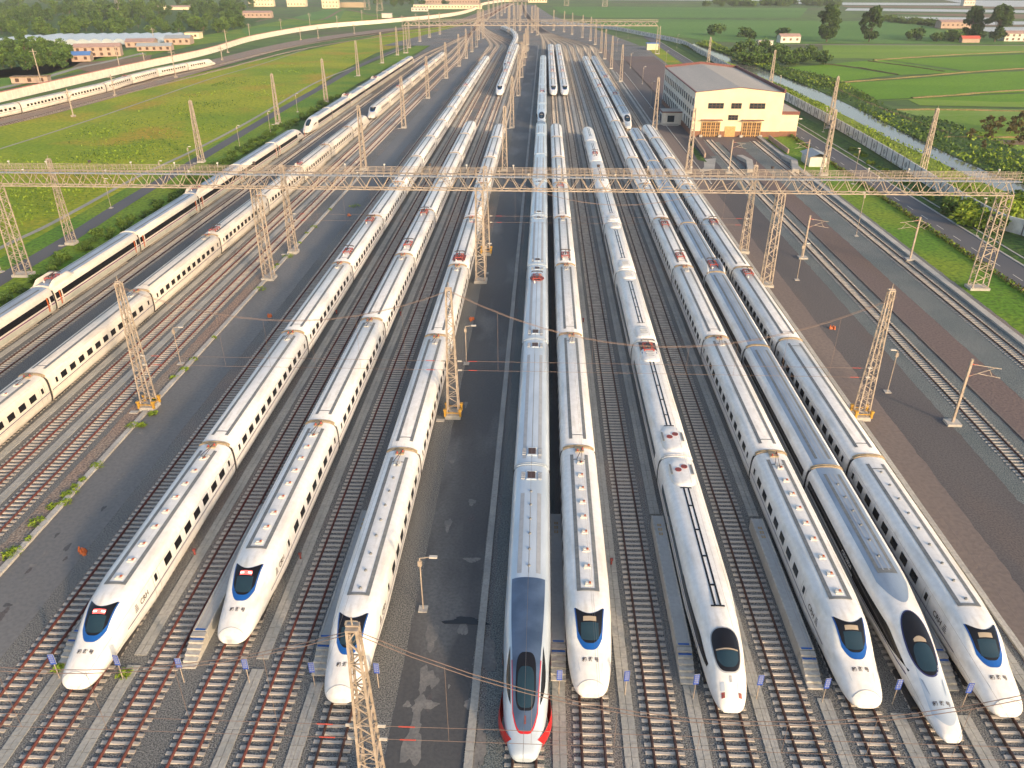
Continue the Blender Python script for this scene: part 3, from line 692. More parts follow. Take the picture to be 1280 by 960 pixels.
def build_train(ty, label, x960, ytip_px, cars, pans=(), detail=4, label_parts=None, lamps='beige', logo_side=0, roof='strip', gang='beige', path=None, tailcut=False, win_detail=None, body='white', gear=True, ypos=None, vent_kind=1, ws_blue=True, last_half=False, bigmark=True):
    global BOG
    T = TYPES[ty]; X = TX(x960) if x960 is not None else 0; y0 = ypos if ypos is not None else YG(ytip_px, VPX + (x960 - VPX) * (ytip_px - VPY) / (960 - VPY), 1.0)
    root = thing('high_speed_train', label, 'train', (X, y0, 0), 0, 'high speed trains parked in the yard')
    if path: root.location = (0, 0, 0)
    if BOG is None: BOG = bogie_mesh().me('bogie')
    hd, cr = T['head'], T['car']; pos = 0.0
    def locate(px, py, kind):
        d = G(px, py, T['top']).y - y0; c = 0 if d < hd else min(cars - 1, int((d - hd) / cr) + 1); st = 0 if c == 0 else hd + (c - 1) * cr
        return (c, min(max(d - st, 2.4), cr - 2.4), kind)
    pans = [locate(*p) if p[0] > 20 or p[1] > 100 else p for p in pans]
    hs = [0, .04, .1, .2, .35] + [.55 + .25 * i for i in range(int((13.5 - .55) / .25) + 1)] + [14.2]
    total = hd * 2 + cr * (cars - 2)
    for c in range(cars):
        L = hd if c in (0, cars - 1) else cr
        car = None
        if c == 0: me = once(ty, 'h' + body, lambda: shell(ty, hs + [hd - .25], False, hd, body))
        elif c == cars - 1: me = once(ty, 't' + body, lambda: shell(ty, hs + [hd - .25], True, hd, body))
        else: me = once(ty, 'm' + body, lambda: mid_shell(ty, cr, body))
        if path:
            a, bb = path(pos), path(pos + L); d = bb - a; rz = math.atan2(d.y, d.x) - math.pi / 2; car = link('carriage', me, root, a, rz)
        else: car = link('carriage', me, root, (0, pos, 0))
        fine = c < detail; ya, yb = (8.2 if c == 0 else .9), (L - .9 if c < cars - 1 else L - 8.2)
        for by in ((4.6 if c == 0 else 2.6), (L - 2.6 if c < cars - 1 else L - 4.6)):
            if fine: link('bogie', BOG, car, (0, by, -.2))
        # roof strips, stripes along the side, windows
        key = 0 if c == 0 else (2 if c == cars - 1 else 1)
        if roof == 'strip':
            def rs(key=key, L=L):
                s0 = 6.9 if key == 0 else 1.4; s1 = L - 1.4 if key < 2 else L - 6.9; b = new('strip')
                for x in (-.68, .68): patch(ty, 'strip', (x - .15, x + .15), lambda s: s0, lambda s: s1, 2, 1, .02, b=b, full=True)
                for y in ((s0,) if key == 0 else ()) + ((s1 - .25,) if key == 2 else ()): patch(ty, 'strip', (-.83, .83), lambda s: y, lambda s: y + .28, 5, 1, .024, b=b, full=True)
                if key == 1:
                    for y in (s0 + .6, s1 - .9): patch(ty, 'strip', (-.68, .68), lambda s: y, lambda s: y + .14, 5, 1, .024, b=b, full=True)
                elif key == 0: patch(ty, 'strip', (-.68, .68), lambda s: s1 - .9, lambda s: s1 - .76, 5, 1, .024, b=b, full=True)
                return b
            link('roof_strip', once(ty, 'rs%d' % key + roof, rs), car)
        elif roof == 'silver':
            def rs(key=key, L=L):
                s0 = 0.0 if key == 0 else .3; s1 = L - .3 if key < 2 else L - 9; b = new('silver')
                if key == 0: patch(ty, 'silver', (-1.12, 1.12), lambda s: 9.3 + 2.2 * abs(s) ** 2, lambda s: s1, 13, 30, .012, b=b)
                else: patch(ty, 'silver', (-1.12, 1.12), lambda s: s0, lambda s: s1, 13, 2, .012, b=b, full=True)
                s0 = 12.6 if key == 0 else 1.2
                for x in (-.62, .62): patch(ty, 'strip', (x - .13, x + .13), lambda s: s0, lambda s: s1 - 1, 2, 1, .024, b=b, full=True)
                for x in (-.22, .22): patch(ty, 'stripgrey', (x - .05, x + .05), lambda s: s0, lambda s: s1 - 1, 2, 1, .024, b=b, full=True)
                if key == 0: patch(ty, 'strip', (-.75, .75), lambda s: 12.3, lambda s: 12.8, 5, 1, .026, b=b, full=True)
                return b
            link('roof_panel', once(ty, 'rp%d' % key + roof, rs), car)
        elif roof == 'thin':
            def rs(key=key, L=L):
                s0 = 6.6 if key == 0 else 5.4; s1 = L - 5.2 if key < 2 else L - 9; b = new('black')
                for x in (-.20, .20): patch(ty, 'black', (x - .075, x + .075), lambda s: s0, lambda s: s1, 2, 1, .02, b=b, full=True)
                for y in (s0 - .1, s1): patch(ty, 'black', (-.5, .5), lambda s: y, lambda s: y + .16, 3, 1, .024, b=b, full=True)
                for i in range(4): y = s0 + 2 + i * 3.2; patch(ty, 'black', (-.2, .2), lambda s: y, lambda s: y + .2, 3, 1, .024, b=b, full=True)
                return b
            link('roof_strip', once(ty, 'rs%d' % key + roof, rs), car)
        elif roof == 'pale':
            def rs(key=key, L=L):
                s0 = 12.8 if key == 0 else .3; s1 = L - .3 if key < 2 else L - 12; b = new('palesilver')
                patch(ty, 'palesilver', (-1.32, 1.32), lambda s: s0, lambda s: s1, 15, 2, .012, b=b, full=True)
                for x in (-.72, .72): patch(ty, 'stripgrey', (x - .17, x + .17), lambda s: s0 + .6, lambda s: s1 - 4.2, 3, 1, .024, b=b, full=True)
                patch(ty, 'stripgrey', (-.03, .03), lambda s: s0 + .6, lambda s: s1 - 4.2, 2, 1, .022, b=b, full=True)
                return b
            link('roof_panel', once(ty, 'rp%d' % key + roof, rs), car)
            if fine:
                def ac():
                    b = new('winbrown'); z = T['top']; b.box(0, 0, z + .05, .7, .95, .12)
                    b.mat('stripgrey')
                    for s in (-1, 1):
                        for i in range(4): b.box(s * .75, -.42 + i * .28, z + .0, .34, .2, .1)
                    b.mat('palesilver'); b.box(0, -.6, z + .04, .9, .12, .14); b.box(0, .6, z + .04, .9, .12, .14); return b
                am = once(ty, 'air_conditioner', ac)
                if c > 0: link('air_conditioner', am, car, (0, 2.0, 0))
                link('air_conditioner', am, car, (0, L - 1.9, 0))
        if ty in ('duck', 'bullet', 'slim'):
            def st(key=key, L=L):
                s0 = 4.6 if key == 0 else .3; s1 = L - .3 if key < 2 else L - 9; b = new('navy')
                if key == 0: sideband(ty, 'navy', s0, 13, 1.62, 1.71, ny=20, nz=1, b=b, full=False); s0 = 13
                sideband(ty, 'navy', s0, s1, 1.62, 1.71, ny=1, nz=1, b=b); return b
            link('side_stripe', once(ty, 'ss%d' % key, st), car)
        # windows
        if ty == 'duck':
            wy = []; s0 = 11.5 if c == 0 else 3.0; s1 = L - 3.0 if c < cars - 1 else L - 12
            y = s0
            while y < s1: wy.append(y); y += 1.95
            if fine and win_detail != 'none':
                def wm(): b = sideband('duck', 'black', -.57, .57, 2.05, 2.78, (1,), 1, 3, .02); return b
                def wl(): b = sideband('duck', 'black', -.57, .57, 2.05, 2.78, (-1,), 1, 3, .02); return b
                def ws(s):
                    def f(): return sideband('duck', 'black', -.2, .2, 2.1, 2.72, (s,), 1, 3, .02)
                    return f
                for y in wy:
                    for s, k in ((1, 'wr'), (-1, 'wl')):
                        if win_detail and s != win_detail: continue
                        link('window', once('duck', k, wm if s > 0 else wl), car, (0, y, 0))
                for s in (1, -1):
                    for y in ([9.3] if c == 0 else []) + ([1.5] if c else []) + [L - 1.4]: link('door_window', once('duck', 'dw%d' % s, ws(s)), car, (0, y, 0))
                def dm(s):
                    def f():
                        b = new('strip')
                        for yy in (-.45, .45): sideband('duck', 'strip', yy - .015, yy + .015, .8, 2.95, (s,), 1, 5, .012, b=b)
                        return b
                    return f
                for s in (1, -1):
                    for y in ([9.3] if c == 0 else []) + [L - 1.4]: link('door', once('duck', 'door%d' % s, dm(s)), car, (0, y, 0))
            else:
                def wb(key=key, wy=tuple(wy)):
                    b = new('black')
                    for y in wy: sideband('duck', 'black', y - .57, y + .57, 2.05, 2.78, (-1, 1), 1, 1, .02, b=b)
                    return b
                o = link('window_row', once('duck', 'wb%d' % key, wb), car)
        elif ty == 'slim':
            def wb(key=key, L=L):
                b = new('black'); s0 = 3.4 if key == 0 else 2.2; s1 = L - 3
                if key == 0: sideband(ty, 'black', 2.6, 11, lambda y: 1.95 + .2 * max(0, (5 - y) / 3), lambda y: 2.78 - .5 * max(0, (5 - y) / 3), ny=16, b=b, full=False); s0 = 11
                sideband(ty, 'glass', s0, s1, 2.0, 2.7, ny=1, b=b); return b
            link('window_band', once(ty, 'wb%d' % key, wb), car)
        elif ty == 'bullet':
            def wb(key=key, L=L):
                b = new('black'); s0 = .8; s1 = L - .8 if key < 2 else L - 9
                if key == 0: sideband(ty, 'black', 4.6, 14, lambda y: 1.78 + .1 * max(0, (7 - y)), lambda y: 2.72 - .3 * max(0, (8 - y)) * .8, ny=18, b=b, full=False); s0 = 14
                sideband(ty, 'black', s0, s1, 1.98, 2.72, ny=1, b=b); return b
            link('window_band', once(ty, 'wb%d' % key, wb), car)
        elif ty in ('grey', 'band'):
            def wb(key=key, L=L):
                b = new('black'); s0 = 9 if key == 0 else .3; s1 = L - .3 if key < 2 else L - 9
                sideband(ty, 'black', s0, s1, 1.95, 2.85, ny=1, b=b)
                if ty == 'band': sideband(ty, 'purple', s0, s1, 1.55, 1.72, ny=1, nz=1, b=b); sideband(ty, 'lowgreen', s0, s1, .5, 1.45, ny=1, nz=3, b=b, off=.012)
                else: sideband(ty, 'red', s0 - 2, s1, 1.2, 1.42, ny=1, nz=1, b=b)
                return b
            link('window_band', once(ty, 'wb%d' % key, wb), car)
            if ty == 'band' and fine:
                for y in (1.6, L - 1.6):
                    def dm(): b = new('beige'); sideband(ty, 'orange', -.42, -.1, .85, 2.95, (1,), 1, 5, .03, b=b); sideband(ty, 'cream', .12, .42, .85, 2.95, (1,), 1, 5, .03, b=b); return b
                    link('door', once(ty, 'dr', dm), car, (0, y, 0))
        # nose dress
        for end in ([0] if c == 0 else []) + ([1] if c == cars - 1 else []):
            def place(name, me): return link(name, me, car, (0, 0, 0) if end == 0 else (0, L, 0), 0 if end == 0 else math.pi)
            if ty == 'duck':
                place('windshield_surround', once(ty, 'blue', lambda: screen(ty, 'blue', lambda y: .80 + .10 * (y - 2.7), lambda s: 2.62 + .85 * abs(s) ** 3.2, lambda s: 4.85 + .62 * abs(s) ** 2.0, .02)))
                w = place('windshield', once(ty, 'glass', lambda: screen(ty, 'black', lambda y: .69 + .115 * (y - 2.7), lambda s: 3.05 + .75 * abs(s) ** 3.2, lambda s: 4.85 + .59 * abs(s) ** 2.0, .038)))
                if fine or c == 0:
                    place('windshield_pane', once(ty, 'pane', lambda: patch(ty, 'pane', (-.62, .62), lambda s: 3.2 + .14 * s * s, lambda s: 4.28, 9, 6, .055)))
                    lm = 'redframe' if lamps == 'red' else 'cabin'
                    place('cab_lamp', once(ty, 'cab' + lamps, lambda: patch(ty, 'ruby' if lamps == 'red' else 'cabin', (-.46, .46), lambda s: 4.36, lambda s: 4.66, 7, 3, .055)))
                    if lamps == 'red' and end == 0:
                        for x in (-.3, .3): place('marker_lamp', once(ty, 'ml%g' % x, lambda: patch(ty, 'lamp', (x - .14, x + .14), lambda s: 4.46, lambda s: 4.56, 3, 1, .07)))
                if fine:
                    place('nose_lettering', once(ty, 'nt', lambda: nose_text(ty, '和 谐 号', .33, 1.95)))
                    def seam():
                        b = new('stripgrey')
                        pts = []
                        for i in range(-8, 9):
                            x = i / 8 * .95; y = .62 - .14 * (x / .95) ** 2 * 2; pts.append((x, y, topz(ty, y, x) + .02))
                        b.path(pts, .025)
                        for s in (-1, 1):
                            q = [(s * .72, 1.15), (s * .78, 1.35), (s * .86, 1.95), (s * .8, 1.7)]
                            b.mat('palesilver'); b.poly([(x, y, topz(ty, y, x) + .025) for x, y in (q if s > 0 else q[::-1])])
                        return b
                    place('nose_seam', once(ty, 'seam', seam))
                    if end == 0:
                        for s in (-1, 1):
                            link('side_lettering', once(ty, 'st%d' % s, lambda: side_text(ty, 'CRH', .62, 7.3, 2.22, s)), car)
                            def emb():
                                b = new('darkmetal'); yc = 7.3 + s * 1.05 if s > 0 else 7.3 - 1.25
                                yc = 6.1 if s > 0 else 8.55
                                if s < 0: yc = 6.2
                                for k in range(4): z = 2.0 + k * .16; sideband(ty, 'darkmetal', yc - .26 + .05 * k, yc + .26 - .03 * k, z, z + .07, (s,), 3, 1, .025, b=b, full=False)
                                return b
                            link('emblem', once(ty, 'em%d' % s, emb), car)
            elif ty == 'bullet':
                place('windshield_surround', once(ty, 'sur', lambda: oval(ty, 'navy', .96, 3.85, 8.6, 2.2, .02)))
                place('windshield', once(ty, 'ws', lambda: oval(ty, 'black', .88, 3.95, 8.5, 2.2, .035)))
                place('windshield_pane', once(ty, 'wp', lambda: oval(ty, 'pane', .64, 4.2, 6.1, 3, .05)))
                place('cab_lamp', once(ty, 'cl', lambda: patch(ty, 'cabin', (-.42, .42), lambda s: 6.15, lambda s: 6.55 - .2 * s * s, 7, 3, .055)))
                def nb():
                    b = new('silver'); patch(ty, 'palesilver', (-.8, .8), lambda s: .7 + .9 * abs(s) ** 2, lambda s: 3.9 + 1.9 * abs(s) ** 1.5, 15, 14, .014, b=b)
                    for s in (-1, 1): q = [(s * .5, 2.6), (s * .58, 2.9), (s * .74, 3.9), (s * .62, 3.7)]; b.mat('silver'); b.poly([(x, y, topz(ty, y, x) + .03) for x, y in (q if s > 0 else q[::-1])])
                    return b
                place('nose_panel', once(ty, 'nb', nb))
                if end == 0:
                    place('nose_lettering', once(ty, 'nt', lambda: nose_text(ty, '和 谐 号', .33, 2.1)))
                    for s in (-1, 1): link('side_lettering', once(ty, 'st%d' % s, lambda: side_text(ty, 'CRH380A', .5, 15.5, 2.3, s, 'white', True)), car)
            elif ty == 'slim':
                place('windshield_surround', once(ty, 'sur', lambda: oval(ty, 'stripgrey', .95, 1.62, 4.75, 3.0, .02, .12)))
                place('windshield', once(ty, 'ws', lambda: oval(ty, 'black', .89, 1.7, 4.65, 3.0, .035, .12)))
                place('windshield_pane', once(ty, 'wp', lambda: patch(ty, 'pane', (-.72, .72), lambda s: 1.95 + .55 * abs(s) ** 3, lambda s: 3.0, 11, 8, .05)))
                place('cab_lamp', once(ty, 'cl', lambda: patch(ty, 'cabin', (-.74, .74), lambda s: 3.02, lambda s: 3.12, 7, 1, .055)))
                for x in (-.56, .56):
                    place('headlight', once(ty, 'hl%g' % x, lambda: patch(ty, 'palesilver', (x - .13, x + .13), lambda s: .75, lambda s: 1.2, 3, 3, .03)))
                    place('tail_light', once(ty, 'tl%g' % x, lambda: patch(ty, 'lamp' if False else 'redframe', (x - .11, x + .11), lambda s: .42, lambda s: .68, 3, 3, .035)))
                place('nose_camera', once(ty, 'nc', lambda: patch(ty, 'stripgrey', (-.09, .09), lambda s: 1.15, lambda s: 1.5, 3, 2, .03)))
            elif ty in ('grey', 'band'):
                if ty == 'grey':
                    place('nose_outline', once(ty, 'no', lambda: screen(ty, 'red', lambda y: hoodw(y) + .055, lambda s: 1.22 + 1.2 * abs(s) ** 4, lambda s: 5.6, .014, 17, 26)))
                    place('nose_panel', once(ty, 'np', lambda: screen(ty, 'slate', hoodw, lambda s: 1.36 + 1.15 * abs(s) ** 4, lambda s: 12.9, .027, 17, 50)))
                    def skirt():
                        b = new('red')
                        for s in (-1, 1):
                            rows = []
                            for i in range(15):
                                y = 1.0 + i * .26; k = math.sin(math.pi * min(1, (i + .4) / 14.4)) * .55; rows.append([(s * (sidex(ty, y, z) + .03 + k * (1 - .6 * j / 3)), y, z) for j, z in enumerate((.5, .85, 1.2, 1.5))])
                            if s > 0: rows = rows[::-1]
                            b.smooth = True; b.grid(rows); b.smooth = False
                        return b
                    place('side_skirt', once(ty, 'sk', skirt))
                    def cw():
                        b = new('black')
                        for s in (-1, 1):
                            rows = []
                            for i in range(13):
                                t = i / 12; y = 2.9 + 3.8 * t; xi = .95 + .19 * t; xo = xi + .27 * math.sin(math.pi * t ** .8) ; rows.append([(s * (xi + (xo - xi) * k / 3), y, topz(ty, y, xi + (xo - xi) * k / 3) + .03) for k in range(4)])
                            b.smooth = True; b.grid(rows if s > 0 else [r[::-1] for r in rows]); b.smooth = False
                        return b
                    place('cheek_window', once(ty, 'cw', cw))
                    place('emblem', once(ty, 'em', lambda: patch(ty, 'redframe', (-.06, .06), lambda s: 1.75, lambda s: 2.2, 2, 2, .035)))
                place('windshield_surround', once(ty, 'sur', lambda: oval(ty, 'black', .66, 2.45, 6.0, 3.6, .04)))
                place('windshield', once(ty, 'ws', lambda: oval(ty, 'pane', .55, 2.6, 5.0, 3.6, .055)))
                place('side_window', once(ty, 'sw', lambda: sideband(ty, 'black', 4.0, 8.2, lambda y: 2.05 + .12 * (y - 4) if y < 6 else 2.29 + .08 * (y - 6), lambda y: 2.1 + .32 * (y - 4) if y < 6 else 2.74 - .13 * (y - 6), ny=12, full=False, off=.03)))
        # gangway hoop to the next carriage
        if c < cars - 1:
            gm = once(ty, 'gw' + gang, lambda: gangway(ty, gang)); link('gangway', gm, car, (0, L, 0))
            if roof == 'strip' and gear and fine: link('roof_equipment', once(ty, 'rg', roofgear_mesh), car, (rnd.uniform(-.1, .1), L - 1.6, T['top']))
        if fine and ty in ('duck',) and c == 0:
            for i in range(9): y = 7.6 + i * 2.0 + (.0 if i > 2 else -.1 * i); link('roof_vent', once(ty, 'vt%d' % vent_kind, (lambda: vent_mesh(1)) if vent_kind else knob_mesh), car, (.03, y, T['top'] + .0))
        if fine and ty in ('bullet', 'grey') and c == 0:
            for i in range(6): link('roof_vent', once(ty, 'kn', knob_mesh), car, (0, 14.2 + i * 1.9, T['top']))
        if fine and ty == 'slim':
            def dome():
                b = new('white'); zz = lambda x: topz('slim', None, x) - .06; rbox(b, 0, 0, 2.3, 4.4, zz, .26); b.mat('redframe'); b.cyl(-.3, .1, T['top'] + .18, T['top'] + .24, .3, n=14); b.cyl(.3, .6, T['top'] + .18, T['top'] + .24, .3, n=14)
                b.mat('strip'); b.box(-.95, .2, T['top'] + .16, .16, 1.5, .06); b.box(.95, .2, T['top'] + .16, .16, 1.5, .06); return b
            def hump():
                b = new('white'); zz = lambda x: topz('slim', None, x) - .06; rbox(b, 0, 0, 2.3, 3.4, zz, .28); b.mat('stripgrey')
                for y in (-.5, 0, .5): b.box(0, y, T['top'] + .24, .9, .12, .06)
                return b
            if c in (0, 1): link('roof_dome', once(ty, 'dome', dome), car, (0, (L - 2.7) if c == 0 else 2.9, 0))
            if c == 1: link('roof_hump', once(ty, 'hump', hump), car, (0, L - 4.2, 0))
            elif c > 1: link('roof_hump', once(ty, 'hump', hump), car, (0, L - 2.4, 0)); link('roof_hump', once(ty, 'hump', hump), car, (0, 2.4, 0))
        for pc, py, kind in pans:
            if pc == c: link('pantograph', once(ty, 'pan' + kind, lambda: pantograph_mesh(kind)), car, (0, py, T['top'] + .0))
        if ty in ('bullet', 'band'):
            for pc, py, kind in pans:
                if pc == c:
                    def fair(s):
                        def f():
                            b = new(body); b.smooth = True; rows = []
                            for i in range(17):
                                t = i / 16; y = -3.4 + 6.8 * t; h = max(0, min(1, min(t, 1 - t) * 4)); h = h * h * (3 - 2 * h) * .75
                                x0, x1 = 1.12, 1.45; z0, z1 = topz(ty, None, x0) - .02, topz(ty, None, x1) - .04
                                rows.append([(s * x1, y, z1), (s * (x1 - .02), y, z1 + h * .75), (s * (x0 + .08), y, z0 + h), (s * x0, y, z0 + h * .9), (s * (x0 - .03), y, z0)])
                            b.grid(rows if s < 0 else [r[::-1] for r in rows]); b.smooth = False; return b
                        return f
                    for s in (-1, 1): link('pantograph_fairing', once(ty, 'fair%d' % s + body, fair(s)), car, (0, py, 0))
        pos += L
    return root

DP = [(3, 2.6, 'std'), (5, 2.6, 'std')]
build_train('duck', 'leftmost long white train with lit red cab lamps and a blue edged windshield', 41, 859, 16, [(430, 315, 'std'), (460, 276, 'std'), (11, 3, 'std')], 5, lamps='red', win_detail=1, vent_kind=1)
build_train('duck', 'white train with lit red cab lamps, second from the left, standing beside a stair platform', 224, 802, 8, [(509, 306, 'std'), (532, 262, 'std')], 5, lamps='red', win_detail=1)
build_train('duck', 'white train with its nose behind the nearest lattice mast, beside the central road', 407, 876, 8, [(572, 322, 'tray')], 5, lamps='beige', win_detail=1, vent_kind=0, gear=True)
build_train('grey', 'silver train with slate blue nose, red outline and red skirts', 655, 949, 8, [(669, 348, 'disc')], 5, body='palesilver', roof='pale', gang='palesilver')
build_train('duck', 'white train with blue edged windshield immediately right of the silver and red train', 743, 869, 8, [(706, 320, 'std'), (697, 232, 'std')], 4, lamps='beige', win_detail='none')
build_train('slim', 'slim white train with roof domes, black oval windshield and double thin black roof lines', 927, 888, 8, [(810, 434, 'well'), (744, 192, 'std')], 5, roof='thin', gang='white')
build_train('duck', 'long white train with blue edged windshield between the domed train and the silver blue one', 1108, 882, 16, [(852, 321, 'std'), (831, 281, 'std'), (11, 3, 'std')], 5, win_detail=-1)
build_train('bullet', 'silver blue bullet train with long pointed nose and oval windshield', 1198, 925, 8, [(892, 331, 'std')], 5, roof='silver', gang='beige')
build_train('duck', 'rightmost white train with blue edged windshield beside the brown dirt road', 1288, 893, 8, [(937, 342, 'std'), (891, 276, 'std')], 5, win_detail=-1, vent_kind=0, gear=False)
# second row behind
build_train('bullet', 'far silver train with blue windshield standing behind the silver and red train', 655, 156, 8, [(2, 3, 'std')], 0, body='palesilver', roof='pale', gang='palesilver')
build_train('duck', 'far white train of the middle pair with dark windshield, left one', 743, 118, 8, [(2, 3, 'std'), (5, 3, 'std')], 0)
build_train('duck', 'far white train of the middle pair with pale windshield, right one', 834, 118, 8, [(2, 3, 'std'), (5, 3, 'std')], 0)
build_train('bullet', 'far silver blue train with blue windshield behind the silver blue bullet train', 1198, 160, 8, [(2, 3, 'std'), (4, 3, 'std')], 0, roof='silver')
build_train('duck', 'far white train left of the central masts with its nose left of another far one', 315, 118, 8, [(2, 3, 'std'), (3, 8, 'std')], 0)
# curved one at the throat
_cp = smooth_line([G(x, y, 0) for x, y in [(632.5, 90), (636, 78), (640, 64), (645, 52), (641, 44), (630, 38), (616, 33), (607, 29)]], 10)
_cl = [0]
for a, c in zip(_cp[:-1], _cp[1:]): _cl.append(_cl[-1] + (c - a).length)
def cpath(P, Lc):
    def f(s):
        for i in range(len(Lc) - 1):
            if s <= Lc[i + 1]: t = (s - Lc[i]) / (Lc[i + 1] - Lc[i]); return P[i].lerp(P[i + 1], t)
        return P[-1] + (P[-1] - P[-2]).normalized() * (s - Lc[-1])
    return f
build_train('duck', 'far white train bending through the yard throat left of the central masts', None, 0, max(5, min(12, int(_cl[-1] / 26.2))), [(2, 3, 'std')], 0, path=cpath(_cp, _cl), ypos=0)
# left group
L0 = YG(147, 456, 1.0)
build_train('duck', 'sun tinted white train at the left edge with square windows, nearest the left road', -481, 0, 8, [(260, 291, 'std'), (369, 207, 'std')], 8, body='cream', ypos=L0 - 7 - (26.4 * 2 + 26.2 * 6), win_detail=1)
build_train('duck', 'far sun tinted white train with dark windshield behind the cream train at the left', -481, 147, 8, [(2, 3, 'std'), (5, 3, 'std')], 0, body='cream')
L1 = YG(165, 384, 1.0)
build_train('band', 'sun tinted white train with long black window band, at the left edge beside the bushes', -772, 0, 8, [(62, 348, 'std'), (240, 236, 'std')], 8, body='cream', roof='silver', gang='cream', ypos=L1 - 5 - (27 * 2 + 26.4 * 6))
build_train('band', 'far sun tinted white train with glossy nose standing behind the black banded train', -772, 165, 8, [(2, 3, 'std'), (4, 3, 'std')], 0, body='cream', roof='silver', gang='cream')
# train beyond the left field
_mp = smooth_line([G(x, y, 0) for x, y in [(268, 82), (190, 98), (120, 119), (60, 133), (0, 148), (-60, 160), (-200, 186)]], 10)
_ml = [0]
for a, c in zip(_mp[:-1], _mp[1:]): _ml.append(_ml[-1] + (c - a).length)
build_train('duck', 'sun tinted white train beyond the left field in front of the pale barrier wall', None, 0, 10, [(3, 3, 'std')], 0, body='cream', path=cpath(_mp, _ml), ypos=0)

# ================================================================== STEELWORK
def lattice(b, x, y, z0, z1, w0, w1, d0, d1, seg, t=.09, br=.05, lean=(0, 0)):
    """four tapered legs with zig-zag bracing"""
    C = [(-1, -1), (1, -1), (1, 1), (-1, 1)]
    def pt(k, f): w = w0 + (w1 - w0) * f; d = d0 + (d1 - d0) * f; return Vector((x + C[k][0] * w / 2 + lean[0] * f, y + C[k][1] * d / 2 + lean[1] * f, z0 + (z1 - z0) * f))
    for k in range(4): b.bar(pt(k, 0), pt(k, 1), t)
    for i in range(seg):
        f0, f1 = i / seg, (i + 1) / seg
        for k in range(4):
            j = (k + 1) % 4
            if i % 2: b.bar(pt(k, f0), pt(j, f1), br)
            else: b.bar(pt(j, f0), pt(k, f1), br)
            if i % 3 == 0: b.bar(pt(k, f0), pt(j, f0), br)
MH = 15.2
def mast_mesh(h, seg=13, t=.12, br=.06, w0=1.25, w1=.5):
    b = new('mast'); lattice(b, 0, 0, .5, h, w0, w1, w0, w1, seg, t, br); b.box(0, 0, h, w1 + .15, w1 + .15, .12); b.bar((0, 0, h), (0, 0, h + .7), .06); b.bar((-.35, 0, h + .1), (.35, 0, h + .1), .1); return b
def base_mesh():
    b = new('kerb'); b.box(0, 0, .25, 1.7, 1.7, .5); b.box(-1.35, -1.1, .06, .9, .5, .12); return b
def clamp_mesh():
    b = new('yellow')
    for x, y in ((-.85, -.75), (.85, -.75), (.85, .75), (-.85, .75)): b.box(x, y, .75, .22, .22, .75); b.box(x, y, 1.2, .34, .34, .16)
    b.box(0, -.78, .85, 1.5, .08, .1); b.box(0, .78, .85, 1.5, .08, .1); b.box(-.78, 0, .85, .08, 1.4, .1); b.box(.78, 0, .85, .08, 1.4, .1); return b
MM = {15: mast_mesh(MH, 19, .12, .055).me('mast_frame'), 13: mast_mesh(14.4, 18, .13, .06).me('mast_frame'), 'far': mast_mesh(MH, 9, .2, .09).me('mast_frame'), 'fat': mast_mesh(MH + 4, 9, .34, .14, 1.5, .9).me('mast_frame')}
BASE = base_mesh().me('base'); CL_ = clamp_mesh().me('yellow_clamp')
def mast(px, py, label, kind=15, clamp=True):
    p = G(px, py); t = thing('lattice_mast', label, 'mast', (p.x, p.y, 0), 0, 'lattice catenary masts'); link('mast_frame', MM[kind], t)
    link('base', BASE, t)
    if clamp: link('yellow_clamp', CL_, t)
    return p
P_near = mast(470, 1003, 'nearest lattice mast, in front of the third white train at the bottom of the picture', 13)
mast(188, 510, 'lattice mast on the left road kerb with yellow clamps at its foot'); mast(567, 520, 'lattice mast with yellow foot on the central road edge beside the third white train')
mast(1075, 522, 'lattice mast with yellow foot right of the rightmost train, on the dirt road')
mast(367, 316, 'lattice mast on the left road kerb just behind the big gantry', 15, False); mast(608, 318, 'lattice mast on the central road edge just behind the big gantry'); mast(929, 316, 'lattice mast beside the dirt road just behind the big gantry', 15, False)
mast(90, 305, 'lattice mast by the left service road just behind the big gantry', 15, False); mast(1152, 217, 'lattice mast standing by the panelled wall and the canal', 'far', False)
mast(1029, 219, 'lattice mast beside the highway in front of the cream building annex', 'far', False); mast(1036, 160, 'lattice mast by the panelled wall, right behind another mast', 'far', False)
LM = [(252, 203), (348, 157), (408, 129), (455, 110 - 24), (478, 78 - 4), (495, 69), (524, 52), (537, 47), (550, 43)]
LM = [(252, 203), (348, 155), (408, 128), (448, 95), (478, 79), (497, 69), (512, 60), (525, 52), (537, 47), (550, 43)]
for i, p in enumerate(LM): mast(*p, 'lattice mast along the left service road, %s to the gantry' % ORD[i], 'far', False)
for i, p in enumerate([(455, 212), (505, 160), (535, 123), (558, 98), (574, 83), (583, 73), (590, 65), (596, 59)]): mast(*p, 'lattice mast on the left road kerb behind the gantry, %s to it' % ORD[i], 'far', False)
for i, p in enumerate([(631, 213), (640, 160), (648, 120), (652, 97), (655, 82), (657, 72), (659, 64), (660, 56)]): mast(*p, 'lattice mast in the central row behind the gantry, %s to it' % ORD[i], 'far', False)
for i, p in enumerate([(860, 216), (818, 162), (776, 102), (764, 86), (756, 74), (751, 66), (744, 56), (738, 51), (728, 47)]): mast(*p, 'lattice mast right of the trains behind the gantry, %s to it' % ORD[i], 'far', False)
